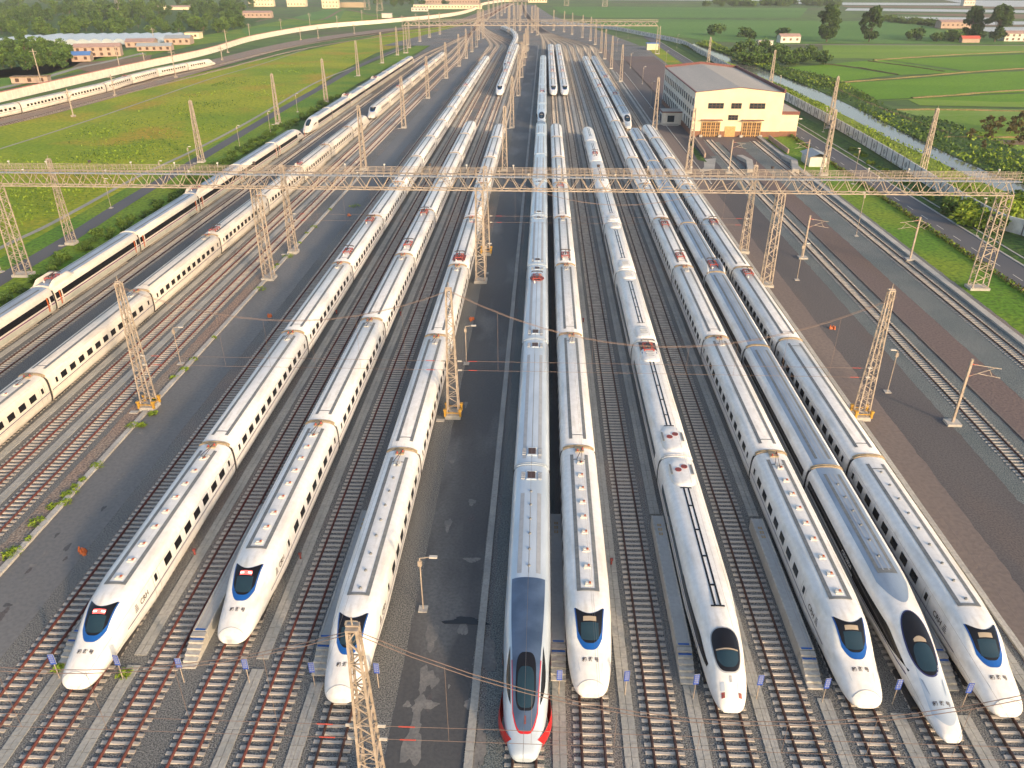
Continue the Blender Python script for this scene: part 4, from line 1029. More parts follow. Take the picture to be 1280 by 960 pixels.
for i, p in enumerate([(962, 112), (884, 88), (705, 40), (715, 43), (692, 38), (598, 50), (604, 48), (665, 41), (669, 38), (672, 44), (643, 40), (650, 38), (636, 44)]):
    mast(*p, ['lattice mast behind the right corner of the cream building', 'lattice mast behind the cream building, rising over its roof ridge'][i] if i < 2 else 'tall lattice mast in the yard throat, %s from the left' % NUM[sorted([705, 715, 692, 598, 604, 665, 669, 672, 643, 650, 636]).index(p[0])], 'fat' if i > 4 else 'far', False)
for i, (x, y) in enumerate([(600, 26), (611, 22), (617, 20), (622, 24), (627, 20), (631, 16), (637, 22), (642, 18), (647, 23), (652, 19), (657, 21)]):
    mast(x, y, 'distant pale mast at the far end of the yard, %s from the left' % NUM[i], 'fat', False)

# ------------------------------------------------------------------ the great gantry across the yard
def gantry(y, xl, xr, ztop, zbot, legs, label, depth=1.5, step=2.6, rail=True, t=.14, lampn=16, seglen=1.0, legw=(1.7, 1.3), seed=1):
    g = thing('signal_gantry', label, 'gantry', ((xl + xr) / 2, y, 0)); ox = (xl + xr) / 2; n = int((xr - xl) / step); st = (xr - xl) / n
    b = new('mast')
    for yy in (-depth / 2, depth / 2):
        for z in (zbot, ztop): b.bar((xl - ox, yy, z), (xr - ox, yy, z), t)
        for i in range(n):
            x = xl - ox + i * st
            b.bar((x, yy, zbot), (x + st / 2, yy, ztop), t * .6); b.bar((x + st / 2, yy, ztop), (x + st, yy, zbot), t * .6)
    for i in range(n + 1):
        x = xl - ox + i * st
        for z in (zbot, ztop): b.bar((x, -depth / 2, z), (x, depth / 2, z), t * .6)
        if i < n: b.bar((x, -depth / 2, zbot), (x + st, depth / 2, zbot), t * .45)
    put(b, 'beam_truss', g)
    if rail:
        b = new('mast'); b.mat('stripgrey'); b.box(0, -depth / 2 - .5, ztop + .08, xr - xl, .9, .05); b.mat('mast')
        for yy in (-depth / 2 - .95, -depth / 2 - .05):
            for h in (.5, .95, 1.35): b.bar((xl - ox, yy, ztop + h), (xr - ox, yy, ztop + h), .055)
            m = int((xr - xl) / 1.15)
            for i in range(m + 1): x = xl - ox + i * (xr - xl) / m; b.bar((x, yy, ztop), (x, yy, ztop + 1.35), .055)
        put(b, 'walkway_railing', g)
    for lx, w in legs:
        b = new('mast'); lattice(b, 0, 0, .4, zbot, w * legw[0], w * legw[1] * .9, depth, depth, int(zbot / seglen), .15, .07); b.mat('kerb'); b.box(0, 0, .2, w * 2.0 + .3, 2.1, .4); put(b, 'leg', g, (lx - ox, 0, 0))
    if lampn:
        r = random.Random(seed); lm = new('lampglass'); lm.cyl(0, 0, .0, .2, .11, .15, 10); lm.mat('stripgrey'); lm.cyl(0, 0, -.5, 0, .05, .05, 6); lm.mat('lampglass'); lm.box(0, -.1, .1, .22, .16, .16); me = lm.me('floodlight')
        bl = new('darkmetal'); bl.cyl(0, 0, .0, .35, .2, .25, 8); bm_ = bl.me('floodlight')
        for i in range(lampn): x = xl - ox + (i + .5) * (xr - xl) / lampn; link('floodlight', me if i % 4 else bm_, g, (x + r.uniform(-.6, .6), -depth / 2 - .05, ztop + 1.55)); (i % 2) or link('floodlight', me, g, (x + 2.2, -depth / 2 - .1, ztop + .35))
    return g
def zat(px, py, y):     # height of a pixel on the plane at distance y
    d = _F * FPX + _Rt * (px - 640) + _U * (480 - py); return H + d.z * y / d.y
def xat(px, py, y):
    d = _F * FPX + _Rt * (px - 640) + _U * (480 - py); return d.x * y / d.y
GY = G(957, 357).y
zb, zt = zat(640, 237, GY), zat(640, 219.5, GY)
legs = [(G(20, 350).x, 1.25), (G(330, 356).x, .85), (G(600, 357).x, .85), (G(957, 357).x, .85), (G(1224, 364).x + .2, 1.35)]
gantry(GY, xat(-110, 215, GY), xat(1268, 240, GY) - .3, zt, zb, legs, 'long lattice gantry with a railed walkway and floodlights spanning the whole yard', lampn=26)
GY2 = YG(67); gantry(GY2, xat(505, 30, GY2), xat(822, 30, GY2), zat(700, 27, GY2), zat(700, 32, GY2), [(xat(822, 60, GY2), 1.3), (xat(507, 60, GY2), 1.3)], 'far lattice gantry spanning the yard throat near the top of the picture', depth=2, step=4, rail=True, t=.35, lampn=0, seglen=2.5)

# ------------------------------------------------------------------ wires across the yard
def catenary(a, b_, sag, n=14): return [Vector(a).lerp(Vector(b_), i / n) - Vector((0, 0, 4 * sag * (i / n) * (1 - i / n))) for i in range(n + 1)]
def crossspan(y, xs, ztops, label, ws=(6.9, 5.8), r=.022):
    t = thing('cross_span_wire', label, 'wires', (xs[0], y, 0), 0, 'headspan wires between masts'); o = xs[0]
    b = new('wire')
    for a, c in zip(xs[:-1], xs[1:]):
        sg = .105 * (c - a) if c - a < 40 else 6.0
        for dy in (-.12, .12): b.path(catenary((a - o, dy, ztops - .2), (c - o, dy, ztops - .2), min(sg, ztops - 8.2)), r * 1.4, 4)
        for w in ws: b.bar((a - o, 0, w), (c - o, 0, w), r, n=4)
        for k in range(1, int((c - a) / 4.6)): x = a + k * (c - a) / int((c - a) / 4.6); f = (x - a) / (c - a); b.bar((x - o, 0, ws[1]), (x - o, 0, ztops - .2 - 4 * min(sg, ztops - 8.2) * f * (1 - f)), r * .7, n=4)
    put(b, 'wire_run', t)
    im = new('insul'); im.bar((-.45, 0, 0), (.45, 0, 0), .075, n=6); me = im.me('insulator')
    wm = new('kerb'); wm.bar((-.22, 0, 0), (.22, 0, 0), .2, n=6); we = wm.me('tension_weight')
    for i, a in enumerate(xs):
        for s in (-1, 1):
            if (i == 0 and s < 0) or (i == len(xs) - 1 and s > 0): continue
            for w in ws: link('insulator', me, t, (a - o + s * 2.3, 0, w)); link('tension_weight', we, t, (a - o + s * .9, 0, w))
    return t
p1, p2, p3 = G(188, 510), G(567, 520), G(1075, 522)
xl_, xc_, xr_ = p1.x, p2.x, p3.x
crossspan(G(470, 1003).y, [xl_ + 0, G(470, 1003).x, G(1200, 980).x + 6], 14.3, 'wires strung from the nearest mast across the train noses')
crossspan(p2.y, [xl_, xc_, xr_], MH, 'wires strung between the three masts with yellow feet, level with the first gangways')
crossspan(G(608, 318).y, [G(367, 316).x, G(608, 318).x, G(929, 316).x], MH, 'wires strung between masts right behind the big gantry')
for xc in (41, 134, 224, 315, 407, 655, 743, 834, 927, 1016, 1108, 1198, 1288, -301, -391, -481):
    X = TX(xc); b = new('wire'); b.bar((0, 0, 0), (0, YF - 40, 0), .014, n=3); b.bar((0, 0, 1.3), (0, YF - 40, 1.3), .016, n=3)
    o = put(b, 'contact_wire', None, (X, 22, 5.75)); tag(o, 'thin overhead contact wire above the %s' % {41: 'leftmost white train', 134: 'empty track beside the leftmost white train', 224: 'second white train from the left', 315: 'empty track beside the third white train', 407: 'third white train from the left', 655: 'silver and red train', 743: 'white train right of the silver one', 834: 'empty track left of the domed train', 927: 'domed slim train', 1016: 'empty track right of the domed train', 1108: 'white train left of the bullet train', 1198: 'silver blue bullet train', 1288: 'rightmost white train', -301: 'first sun reddened track left of the road', -391: 'second sun reddened track left of the road', -481: 'sun tinted train at the left edge'}[xc], 'wire', 'overhead contact wires')

# ------------------------------------------------------------------ single poles with cantilever, light posts
def cant_pole(px, py, h, side, label, two=False):
    p = G(px, py); t = thing('catenary_pole', label, 'pole', (p.x, p.y, 0), 0, 'single catenary poles')
    b = new('mast'); b.bar((0, 0, 0), (0, 0, h), .24); put(b, 'post', t); b = new('kerb'); b.box(0, 0, .15, 1.5, 1.3, .3); put(b, 'base', t)
    b = new('mast')
    for s in ((side,) if not two else (1, -1)):
        q = 1 if s == side else .35
        b.bar((0, 0, h - .6), (s * 3.2 * q, -.2, h - 1.0), .07); b.bar((0, 0, h - 2.1), (s * 2.6 * q, -.2, h - .9), .07); b.bar((s * 1.0 * q, 0, h - 1.7), (s * 3.4 * q, -.2, h - 2.1), .06); b.bar((s * 2.0, 0, h - 1.1), (s * 2.6 * q, 0, h - 2.0), .05)
    put(b, 'cantilever', t); b = new('insul'); b.bar((side * .15, 0, h - .62), (side * .8, 0, h - .7), .13, n=6); b.bar((side * .15, 0, h - 2.05), (side * .7, 0, h - 1.8), .13, n=6); put(b, 'insulator', t); return t
cant_pole(1190, 530, 8.0, 1, 'single catenary pole on a concrete pad left of the near single track')
cant_pole(1003, 323, 7.6, 1, 'single catenary pole with bracket left of the single track, right of the gantry leg')
cant_pole(1137, 325, 7.6, -1, 'single catenary pole on the grass edge right of the rightmost track', True)
cant_pole(911, 216, 8, 1, 'single catenary pole between the shed tracks in front of the cream building')
cant_pole(1005, 216, 8, -1, 'single catenary pole on the grass by the annex of the cream building')
def light_post(px, py, h, label, arm=.8, col='mast', rz=0):
    p = G(px, py); t = thing('lamp_post', label, 'lamp post', (p.x, p.y, 0), rz, 'thin lamp posts of the yard')
    b = new(col); b.bar((0, 0, .1), (0, 0, h), .11, n=6); b.bar((0, 0, h), (arm, 0, h + .15), .07); b.box(0, 0, h - .5, .3, .2, .5); put(b, 'post', t)
    b = new('kerb'); b.box(0, 0, .06, .7, .7, .12); put(b, 'base', t); b = new('lampglass'); b.box(arm + .25, 0, h + .15, .6, .25, .12); put(b, 'lamp_head', t)
light_post(529, 762, 5.2, 'thin lamp post with orange box on the central road beside the third white train')
light_post(583, 455, 5.2, 'thin lamp post on the central road level with the second mast'); light_post(1109, 490, 5.4, 'thin lamp post on the dark gravel right of the yellow footed mast', -.8)
light_post(996, 350, 6, 'thin lamp post beside the single track near the gantry leg', .5); light_post(226, 455, 5, 'thin lamp post on the kerb of the left road'); light_post(608, 342, 5, 'thin lamp post at the foot of the central gantry leg', .4)
for i, (x, y) in enumerate([(300, 185), (205, 235), (139, 260), (240, 215), (2, 340), (372, 140), (338, 165)]):
    light_post(x, y, 6, 'slender post beside the field channel at the left, %s to the camera' % ORD[[4, 2, 1, 3, 0, 6, 5][i]], .3)
for i, (x, y, h) in enumerate([(1029, 165, 7), (1066, 230, 8), (1070, 295, 8), (973, 118, 7), (1220, 295, 7)]):
    light_post(x, y, h, ['slender street lamp beside the highway wall near the annex', 'white headed street lamp on the far highway kerb', 'slender street lamp between two highway kerb lines under the gantry', 'slender street lamp behind the annex of the cream building', 'slender street lamp by the bushes right of the gantry end'][i], -.5)
for i, (x, y, h) in enumerate([(788, 85, 7), (803, 105, 7), (771, 64, 7), (832, 82, 7), (846, 60, 8), (813, 165 - 30, 9), (785, 48, 9), (726, 40, 9), (770, 46, 9)]):
    light_post(x, y, h, 'slender post among the far tracks left of the cream building, %s from the left' % NUM[sorted([788, 803, 771, 832, 846, 813, 785, 726, 770]).index(x)], .5)

# ------------------------------------------------------------------ blue signs, stair platforms
def sign_mesh():
    b = new('signblue'); b.box(0, 0, 1.95, .36, .04, .92); b.mat('stripgrey'); b.box(0, .022, 1.95, .40, .02, .97)
    for k, z in enumerate((2.28, 2.08, 1.88, 1.68)):
        b.box(0, -.024, z + .06, .26, .012, .025); b.box(0, -.024, z - .03, .26, .012, .025); b.box(-.1, -.024, z + .01, .03, .012, .12); b.box(.1, -.024, z + .01, .03, .012, .12)
    return b
SB = sign_mesh().me('sign_board'); sp = new('mast'); sp.bar((0, .06, 0), (0, .06, 1.8), .07, n=6); SPo = sp.me('post')
SY = G(484, 862).y
SL = ['leftmost, left of the leftmost white train nose', 'just right of the leftmost white train nose', 'left of the stairs beside the second white train', 'right of the second white train nose', 'by the stairs left of the third white train', 'on gravel right of the third white train nose', 'by the stairs right of the silver and red train', 'right of the white train beside the silver red one', 'by the stairs left of the domed train', 'right of the domed train nose', 'by the stairs left of the long white train', 'left of the silver blue bullet train nose', 'left of the rightmost white train nose']
for i, xc in enumerate([-2, 88, 176, 268, 361, 450, 700, 791, 884, 970, 1058, 1153, 1245]):
    t = thing('track_sign', 'blue sign on a thin post, ' + SL[i], 'sign', (TX(xc), SY + (i % 2) * .1, 0), 0, 'blue signs at the track ends'); link('sign_board', SB, t, (0, 0, 0), rnd.uniform(-.15, .15)); link('post', SPo, t)
def platform(xc, yA, label, L=9.5, w=1.05, h=1.05, lit=False):
    X = TX(xc); y0 = yA; t = thing('stair_platform', label, 'platform', (X, y0, 0), 0, 'raised inspection platforms with stairs')
    b = new('platform'); n = 6
    b.box(0, 2.6 + L / 2, h / 2, w, L, h); b.mat('kerb')
    for s in (-1, 1): b.box(s * (w / 2 - .06), 2.6 + L / 2, h + .03, .12, L, .06)
    put(b, 'deck', t); b = new('kerb')
    for i in range(n): b.box(0, .2 + i * .42, (h / n) * (i + 1) / 2 - .01, w, .42, (h / n) * (i + 1) - .02)
    put(b, 'stairs', t); b = new('blue'); b.box(0, 2.72, h + .005, w * .9, .14, .03); b.box(0, 1.95, h - .17, w * .9, .14, .03); put(b, 'edge_marking', t)
    b = new('yellow'); zt = h + .012
    for k, yy in enumerate((2.6 + L - 1.4, 2.6 + L - 2.0, 2.6 + L - 2.6)): b.box(0, yy, zt, .34, .05, .012); b.box(0, yy + .2, zt, .34, .05, .012); b.box(-.12, yy + .1, zt, .05, .3, .012); b.box(.12, yy + .1, zt, .05, .3, .012)
    put(b, 'painted_characters', t); return t
platform(-5, G(80, 838).y, 'raised concrete stair platform hidden beside the leftmost white train', 15)
platform(172, G(240, 836).y, 'raised concrete stair platform left of the second white train', 15)
platform(361, G(400, 845).y, 'raised concrete stair platform left of the third white train', 15)
platform(700, G(698, 852).y, 'raised concrete stair platform between the silver red train and the white train', 15)
platform(881, G(857, 856).y, 'raised concrete stair platform left of the domed slim train', 15)
platform(1056, G(1018, 862).y, 'raised concrete stair platform left of the long white train beside the bullet train', 15)
platform(1243, G(1192, 864).y, 'raised concrete stair platform between the bullet train and the rightmost train', 15)
# small yard items
def cone(px, py, label, s=1.0):
    p = G(px, py); b = new('orange'); r = random.Random(px)
    for i in range(9): a = r.random() * 6.3; d = r.random() * .42 * s; b.cyl(p.x * 0 + d * math.cos(a), d * math.sin(a), 0, (.3 + .25 * r.random()) * s, .16 * s, .05 * s, 7)
    o = put(b, 'cable_marker', None, (p.x, p.y, 0)); tag(o, label, 'marker', 'orange red markers on the ground')
cone(103, 691, 'cluster of orange markers on the left road near the bottom', 1.1); cone(1041, 411, 'orange marker on the dark gravel right of the trains'); cone(337, 396, 'orange marker at the left road edge, left of the leftmost train'); cone(589, 400, 'orange marker on the central road edge behind the lamp post')
cone(436, 270, 'orange marker on the left road under the gantry'); cone(1079, 521, 'orange marker at the foot of the right yellow footed mast', .8)
def redpost(px, py, label):
    p = G(px, py); b = new('redframe'); b.cyl(0, 0, 0, .5, .08, .08, 8); b.box(0, 0, .55, .24, .2, .16); o = put(b, 'hydrant', None, (p.x, p.y, .05)); tag(o, label, 'hydrant', 'small red hydrants on the walkways')
for x, y, l in [(244, 694, 'right of the leftmost white train'), (376, 699, 'right of the second white train'), (421, 393, 'right of the leftmost train, level with the second mast'), (501, 395, 'right of the second train, level with the second mast'), (764, 706, 'right of the white train beside the silver one'), (729, 403, 'far right of the white train beside the silver one'), (1198, 838, 'beside the rightmost train stairs')]: redpost(x, y, 'small red hydrant ' + l)
def tag_tuft(px, py, r, label, mat='leaf_yel', h=.35, n=120, name='weed_tuft'):
    p = G(px, py); b = new(mat); rr = random.Random(int(px * 7 + py))
    for i in range(n):
        a = rr.random() * 6.3; d = r * rr.random() ** .6; x, y = d * math.cos(a), d * math.sin(a); z = h * rr.random() * (1 - d / r * .6); s = .12 + .12 * rr.random()
        v = [Vector((rr.uniform(-1, 1), rr.uniform(-1, 1), rr.uniform(-.3, 1))) * s for _ in range(3)]; b.poly([Vector((x, y, z)) + q for q in v])
    o = put(b, name, None, (p.x, p.y, .02)); tag(o, label, 'weeds', 'weeds growing in the yard'); return o
for x, y, r, l in [(157, 844, .5, 'yellow green weed tuft at the foot of the sign by the leftmost train'), (73, 838, .35, 'small weed tuft at the foot of the leftmost sign'), (46, 654, .8, 'weed tuft on the left kerb near the picture edge'), (66, 634, .5, 'small weed tuft on the left kerb above another tuft'), (16, 692, .8, 'weed tuft on the left kerb, lowest one'), (178, 533, .5, 'weed tuft on the kerb just below the left mast'), (192, 518, .5, 'weed tuft right beside the left mast foot'), (360, 321, .9, 'weed tuft at the foot of the mast behind the gantry'), (325, 362, 1.0, 'weed tuft at the gantry leg on the left road'), (443, 258, 1.3, 'weed patch on the left road kerb beyond the gantry')]: tag_tuft(x, y, r, l)

_q = random.Random(77)
for i in range(22):
    yy = _q.uniform(250, 700); xx = VPX + (-222 + _q.uniform(-6, 6) - VPX) * (yy - VPY) / 996
    if xx > 2: tag_tuft(xx, yy, _q.uniform(.25, .7), 'small weed tuft growing along the pale kerb of the left road')['group'] = 'weeds along the left kerb'

# ================================================================== BUILDINGS
def wpanel(b, x0, x1, z0, z1, y, mat, t=.06): b.mat(mat); b.box((x0 + x1) / 2, y, (z0 + z1) / 2, x1 - x0, t, z1 - z0)
BY = G(918, 171).y; bx0, bx1 = xat(864, 171, BY), xat(972.5, 173, BY); BWd = bx1 - bx0
ze = zat(864, 115.5, BY); zr = zat(916, 111, BY) ; BL = 66.0; ze = min(ze, 15.0); zr = ze + 1.35
t = thing('workshop_building', 'cream gabled workshop building with two bronze doors facing the tracks', 'building', (bx0, BY, 0))
b = new('ylw_wall')
def gable(y, f): P = [(0, y, 0), (BWd, y, 0), (BWd, y, ze), (BWd / 2, y, zr), (0, y, ze)]; b.poly(P if f else P[::-1])
gable(0, True); gable(BL, False); b.mat('wall_white'); b.quad((0, BL, 0), (0, 0, 0), (0, 0, ze), (0, BL, ze)); b.quad((BWd, 0, 0), (BWd, BL, 0), (BWd, BL, ze), (BWd, 0, ze)); put(b, 'wall', t)
b = new('plinth'); b.box(BWd / 2, -.04, .8, BWd + .1, .1, 1.6); b.box(-.04, BL / 2, .8, .1, BL, 1.6); put(b, 'plinth', t)
b = new('roofgrey'); o_ = .15
for s, xa, xb, za, zb_ in ((0, 0, BWd / 2, ze, zr), (1, BWd / 2, BWd, zr, ze)):
    b.quad((xa, .1, za - .25), (xb, .1, zb_ - .25), (xb, BL - .1, zb_ - .25), (xa, BL - .1, za - .25)) if False else b.quad((xa, -.1, za + .05), (xb, -.1, zb_ + .05), (xb, BL + .1, zb_ + .05), (xa, BL + .1, za + .05))
put(b, 'roof', t)
b = new('roofedge'); e = .3
b.bar((0, -.1, ze + .08), (BWd / 2, -.1, zr + .08), .14, .14); b.bar((BWd / 2, -.1, zr + .08), (BWd, -.1, ze + .08), .14, .14); b.bar((0, BL, ze + .4), (BWd / 2, BL, zr + .4), .4, .8); b.bar((BWd / 2, BL, zr + .4), (BWd, BL, ze + .4), .4, .8)
b.bar((0, -.1, ze + .1), (0, BL, ze + .1), .35, .3); b.bar((BWd, -.1, ze + .45), (BWd, BL, ze + .45), .45, .9); put(b, 'roof_edge', t)
def bwin(x0, x1, z0, z1, nx, nz=2):
    f = new('winbrown'); f.box((x0 + x1) / 2, -.06, (z0 + z1) / 2, x1 - x0, .14, z1 - z0); w = put(f, 'window', t)
    g = new('glass')
    for i in range(nx):
        for j in range(nz): a = x0 + (x1 - x0) * i / nx; c = z0 + (z1 - z0) * j / nz; g.box(a + (x1 - x0) / nx / 2, -.14, c + (z1 - z0) / nz / 2, (x1 - x0) / nx - .25, .03, (z1 - z0) / nz - .22)
    put(g, 'pane', w)
fx = lambda px: (px - 864) / 109 * BWd
fz = lambda py: (171.5 - py) / 56 * ze
bwin(fx(881), fx(900), fz(135.5), fz(128.5), 4); bwin(fx(909.5), fx(922), fz(135.5), fz(128.5), 3); bwin(fx(932), fx(951), fz(135.5), fz(128.5), 4); bwin(fx(907.5), fx(919.5), fz(150), fz(143.5), 3)
for a, c in ((876, 898), (926.5, 949)):
    x0, x1, z1 = fx(a), fx(c), fz(152.5); d = new('winbrown'); d.box((x0 + x1) / 2, -.1, z1 / 2, x1 - x0, .2, z1); dd = put(d, 'door', t, None)
    g = new('door'); n = 8
    for i in range(n + 1): g.box(x0 + (x1 - x0) * i / n, -.24, z1 / 2, .10 if i % 2 else .26, .08, z1)
    for z in (.5, z1 * .35, z1 * .55, z1 * .75, z1 - .1): g.box((x0 + x1) / 2, -.22, z, x1 - x0, .06, .14)
    put(g, 'door_frame', dd); g = new('roofedge'); g.box((x0 + x1) / 2, -.75, z1 + .65, (x1 - x0) + 1.0, 1.5, .16); put(g, 'canopy', t)
    g = new('kerb'); g.box(x0 - .2, -.5, .3, .9, 1, .6); g.box(x1 + .2, -.5, .3, .9, 1, .6); put(g, 'door_step', t)
g = new('door'); g.box((fx(905) + fx(918)) / 2, -.1, fz(158) / 2, fx(918) - fx(905), .2, fz(158)); put(g, 'small_door', t)
for fl, (z0, z1) in enumerate(((ze * .12, ze * .34), (ze * .42, ze * .56), (ze * .68, ze * .84))):
    for k in range(16):
        if fl == 0 and 4 <= k <= 6: continue
        y = 2.6 + k * 4.0; f = new('strip'); f.box(-.05, y, (z0 + z1) / 2, .12, 1.6, z1 - z0); w = put(f, 'window', t); g = new('glass'); g.box(-.12, y - .38, (z0 + z1) / 2, .04, .62, z1 - z0 - .2); g.box(-.12, y + .38, (z0 + z1) / 2, .04, .62, z1 - z0 - .2); put(g, 'pane', w)
g = new('wall_white'); yy = 23; g.box(-3.2, yy, 1.9, 6.3, 6.5, 3.8); put(g, 'porch', t, (0, 0, 0)); g = new('roofedge'); g.box(-3.2, yy, 3.95, 6.9, 7.1, .3); g.mat('roofgrey'); g.box(-3.2, yy, 4.12, 6.2, 6.4, .05); put(g, 'porch_roof', t); g = new('glass'); g.box(-3.5, yy - 3.28, 1.9, 2.2, .06, 2); g.box(-6.38, yy, 1.7, .06, 4, 2.6); put(g, 'porch_window', t); g = new('blue'); 
g = new('kerb'); g.box(-3.6, yy - 4.2, .2, 5, 1.6, .4); g.box(-7.6, yy, .2, 2.4, 6, .4); put(g, 'porch_steps', t)
# annex
axw = xat(995, 176, BY) - bx1
a = thing('workshop_annex', 'low flat roofed cream annex on the right side of the workshop building', 'building', (bx1, BY + 1.2, 0)); az = ze * .50
g = new('ylw_wall'); g.box(axw / 2, 14, az / 2, axw, 28, az); put(g, 'wall', a); g = new('roofedge'); g.box(axw / 2, 14, az + .45, axw + .3, 28.3, .9); g.mat('roofgrey'); g.box(axw / 2, 14, az + .93, axw - .8, 27.2, .06); put(g, 'roof', a); g = new('plinth'); g.box(axw / 2, -.05, .75, axw + .1, .1, 1.5); put(g, 'plinth', a)
g = new('lampglass'); g.box(axw + .7, .3, az - 1.2, 1.0, .3, .25); g.mat('mast'); g.bar((axw, .3, az - 1.2), (axw + .5, .3, az - 1.2), .12); put(g, 'wall_lamp', a)
# yard before the building: pits, walls, pads
def lowwall(pts, h, w, mat, name, label, cat):
    P = [G(x, y) for x, y in pts]; o = P[0].copy(); g = new(mat)
    for p, q in zip(P[:-1], P[1:]): d = q - p; g.box((p.x + q.x) / 2 - o.x, (p.y + q.y) / 2 - o.y, h / 2, d.length, w, h, math.atan2(d.y, d.x))
    ob = put(g, name, None, o); tag(ob, label, cat); return ob
lowwall([(866, 174), (880, 194), (881, 197)], 1.2, .4, 'brick', 'low_wall', 'low orange brick wall from the left corner of the workshop', 'wall')
lowwall([(961, 174), (985, 192)], 1.2, .4, 'brick', 'low_wall', 'low brown wall right of the right workshop door', 'wall')
for x, l in ((924, 'left'), (980, 'right')):
    lowwall([(x, 198), (x + 12, 204), (x + 14, 216)], .9, 1.6, 'kerb', 'pit_wall', 'pale curved concrete pit wall between the shed tracks, %s one' % l, 'wall')
area('shed_apron', [(868, 175), (878, 175), (895, 195), (888, 195)], .022, 'red_gravel'); 
area('concrete_pad', [(880, 199), (895, 198), (893, 212), (873, 216), (880, 209)], .034, 'concrete'); area('shed_verge', [(980, 184), (1000, 183), (1012, 196), (1045, 215), (1000, 216), (990, 196)], .03, 'grass2'); area('building_verge', [(862, 178), (872, 188), (884, 203), (872, 200), (864, 186)], .03, 'bank')
area('side_verge', [(812, 55), (826, 60), (850, 78), (832, 78), (815, 66)], .03, 'grass')
p = G(1017, 205); s = thing('bus_shelter', 'small shed with a pale blue grey pitched roof beside the highway', 'shed', (p.x, p.y, 0)); g = new('wall_white'); g.box(0, 0, 1.2, 4.5, 7, 2.4); put(g, 'wall', s); g = new('greyroof'); g.quad((-2.8, -4, 2.4), (0, -4, 3.4), (0, 4, 3.4), (-2.8, 4, 2.4)); g.quad((0, -4, 3.4), (2.8, -4, 2.4), (2.8, 4, 2.4), (0, 4, 3.4)); put(g, 'roof', s)
p = G(815, 62); s = thing('guard_hut', 'small cream hut with a blue roof beside the far gantry leg', 'hut', (p.x, p.y, 0)); g = new('ylw_wall'); g.box(0, 0, 1.8, 7, 5, 3.6); put(g, 'wall', s); g = new('blueroof'); g.box(0, 0, 3.8, 8, 6, .4); put(g, 'roof', s)

# ------------------------------------------------------------------ long panelled wall by the highway
def panel_wall(P, h, step, label, name, pm, postm, capm=None, w=.2, marks=False, cat='wall', capw=.3):
    L = sum((q - p).length for p, q in zip(P[:-1], P[1:])); n = int(L / step); Q = resample(P, n + 1); o = Q[0].copy(); t = thing(name, label, cat, o)
    g = new(pm); ps = new(postm); mk = new('strip'); cp = new(capm) if capm else None
    for i in range(n):
        a, c = Q[i] - o, Q[i + 1] - o; d = c - a; rz = math.atan2(d.y, d.x); m = (a + c) / 2
        g.box(m.x, m.y, h / 2, d.length, w, h, rz); ps.box(a.x, a.y, h / 2 + .05, .22, w + .25, h + .12, rz)
        if cp: cp.box(m.x, m.y, h + .1, d.length, w + capw, .28, rz)
        if marks and i % 2 == 0:
            u = d.normalized(); nn = Vector((-u.y, u.x, 0))
            for s in (-1, 1):
                cc = m + nn * s * (w / 2 + .02)
                for k, (r1, n_) in enumerate(((.75, 4), (.42, 4 if i % 4 else 8))):
                    pts = [cc + u * r1 * math.cos(2 * math.pi * q / n_) + Vector((0, 0, h / 2 + r1 * math.sin(2 * math.pi * q / n_))) for q in range(n_ + 1)]; mk.path(pts, .07)
    put(g, 'panels', t)['label'] = 'row of pale rectangular wall panels'; put(ps, 'posts', t)['kind'] = 'stuff'
    if cp: put(cp, 'cap', t)
    if marks: put(mk, 'panel_emblems', t)
    return t
panel_wall(Wp, 2.9, 4.0, 'long white panelled wall with dark posts and diamond emblems between highway and canal', 'panelled_wall', 'wallpanel', 'postdark', marks=True)
NB = smooth_line([G(x, y, 0) for x, y in [(-60, 143), (0, 128), (85, 108), (170, 88), (260, 68), (320, 50), (400, 36), (480, 29), (560, 21), (590, 14), (606, 6), (640, 1)]], 8)
panel_wall(NB, 3.4, 3.6, 'long pale sound barrier with faded red cap behind the far left train', 'sound_barrier', 'panelgreen', 'cream', 'pinkcap', .25, cat='barrier')
# pylons
def pylon(px, py, h, label, w=7):
    p = G(px, py); b = new('mast'); lattice(b, 0, 0, 0, h, w, 1.4, w, 1.4, 8, .35, .2)
    for z in (h * .62, h * .78, h * .94): b.bar((-w * .8, 0, z), (w * .8, 0, z), .4)
    o = put(b, 'power_pylon', None, (p.x, p.y, 0)); tag(o, label, 'pylon', 'lattice power pylons')
for x, y, h, l in [(152, 21, 45, 'pale power pylon rising from the wood at the upper left, left one'), (170, 17, 42, 'pale power pylon at the upper left, right one of two'), (459, 12, 40, 'power pylon left of two behind the dirt mound, top left of centre'), (475, 13, 40, 'power pylon right of two behind the dirt mound, top left of centre'), (708, 7, 30, 'faint power pylon far beyond the fields, left one'), (756, 8, 30, 'faint power pylon far beyond the fields, right one')]: pylon(x, y, h, l)
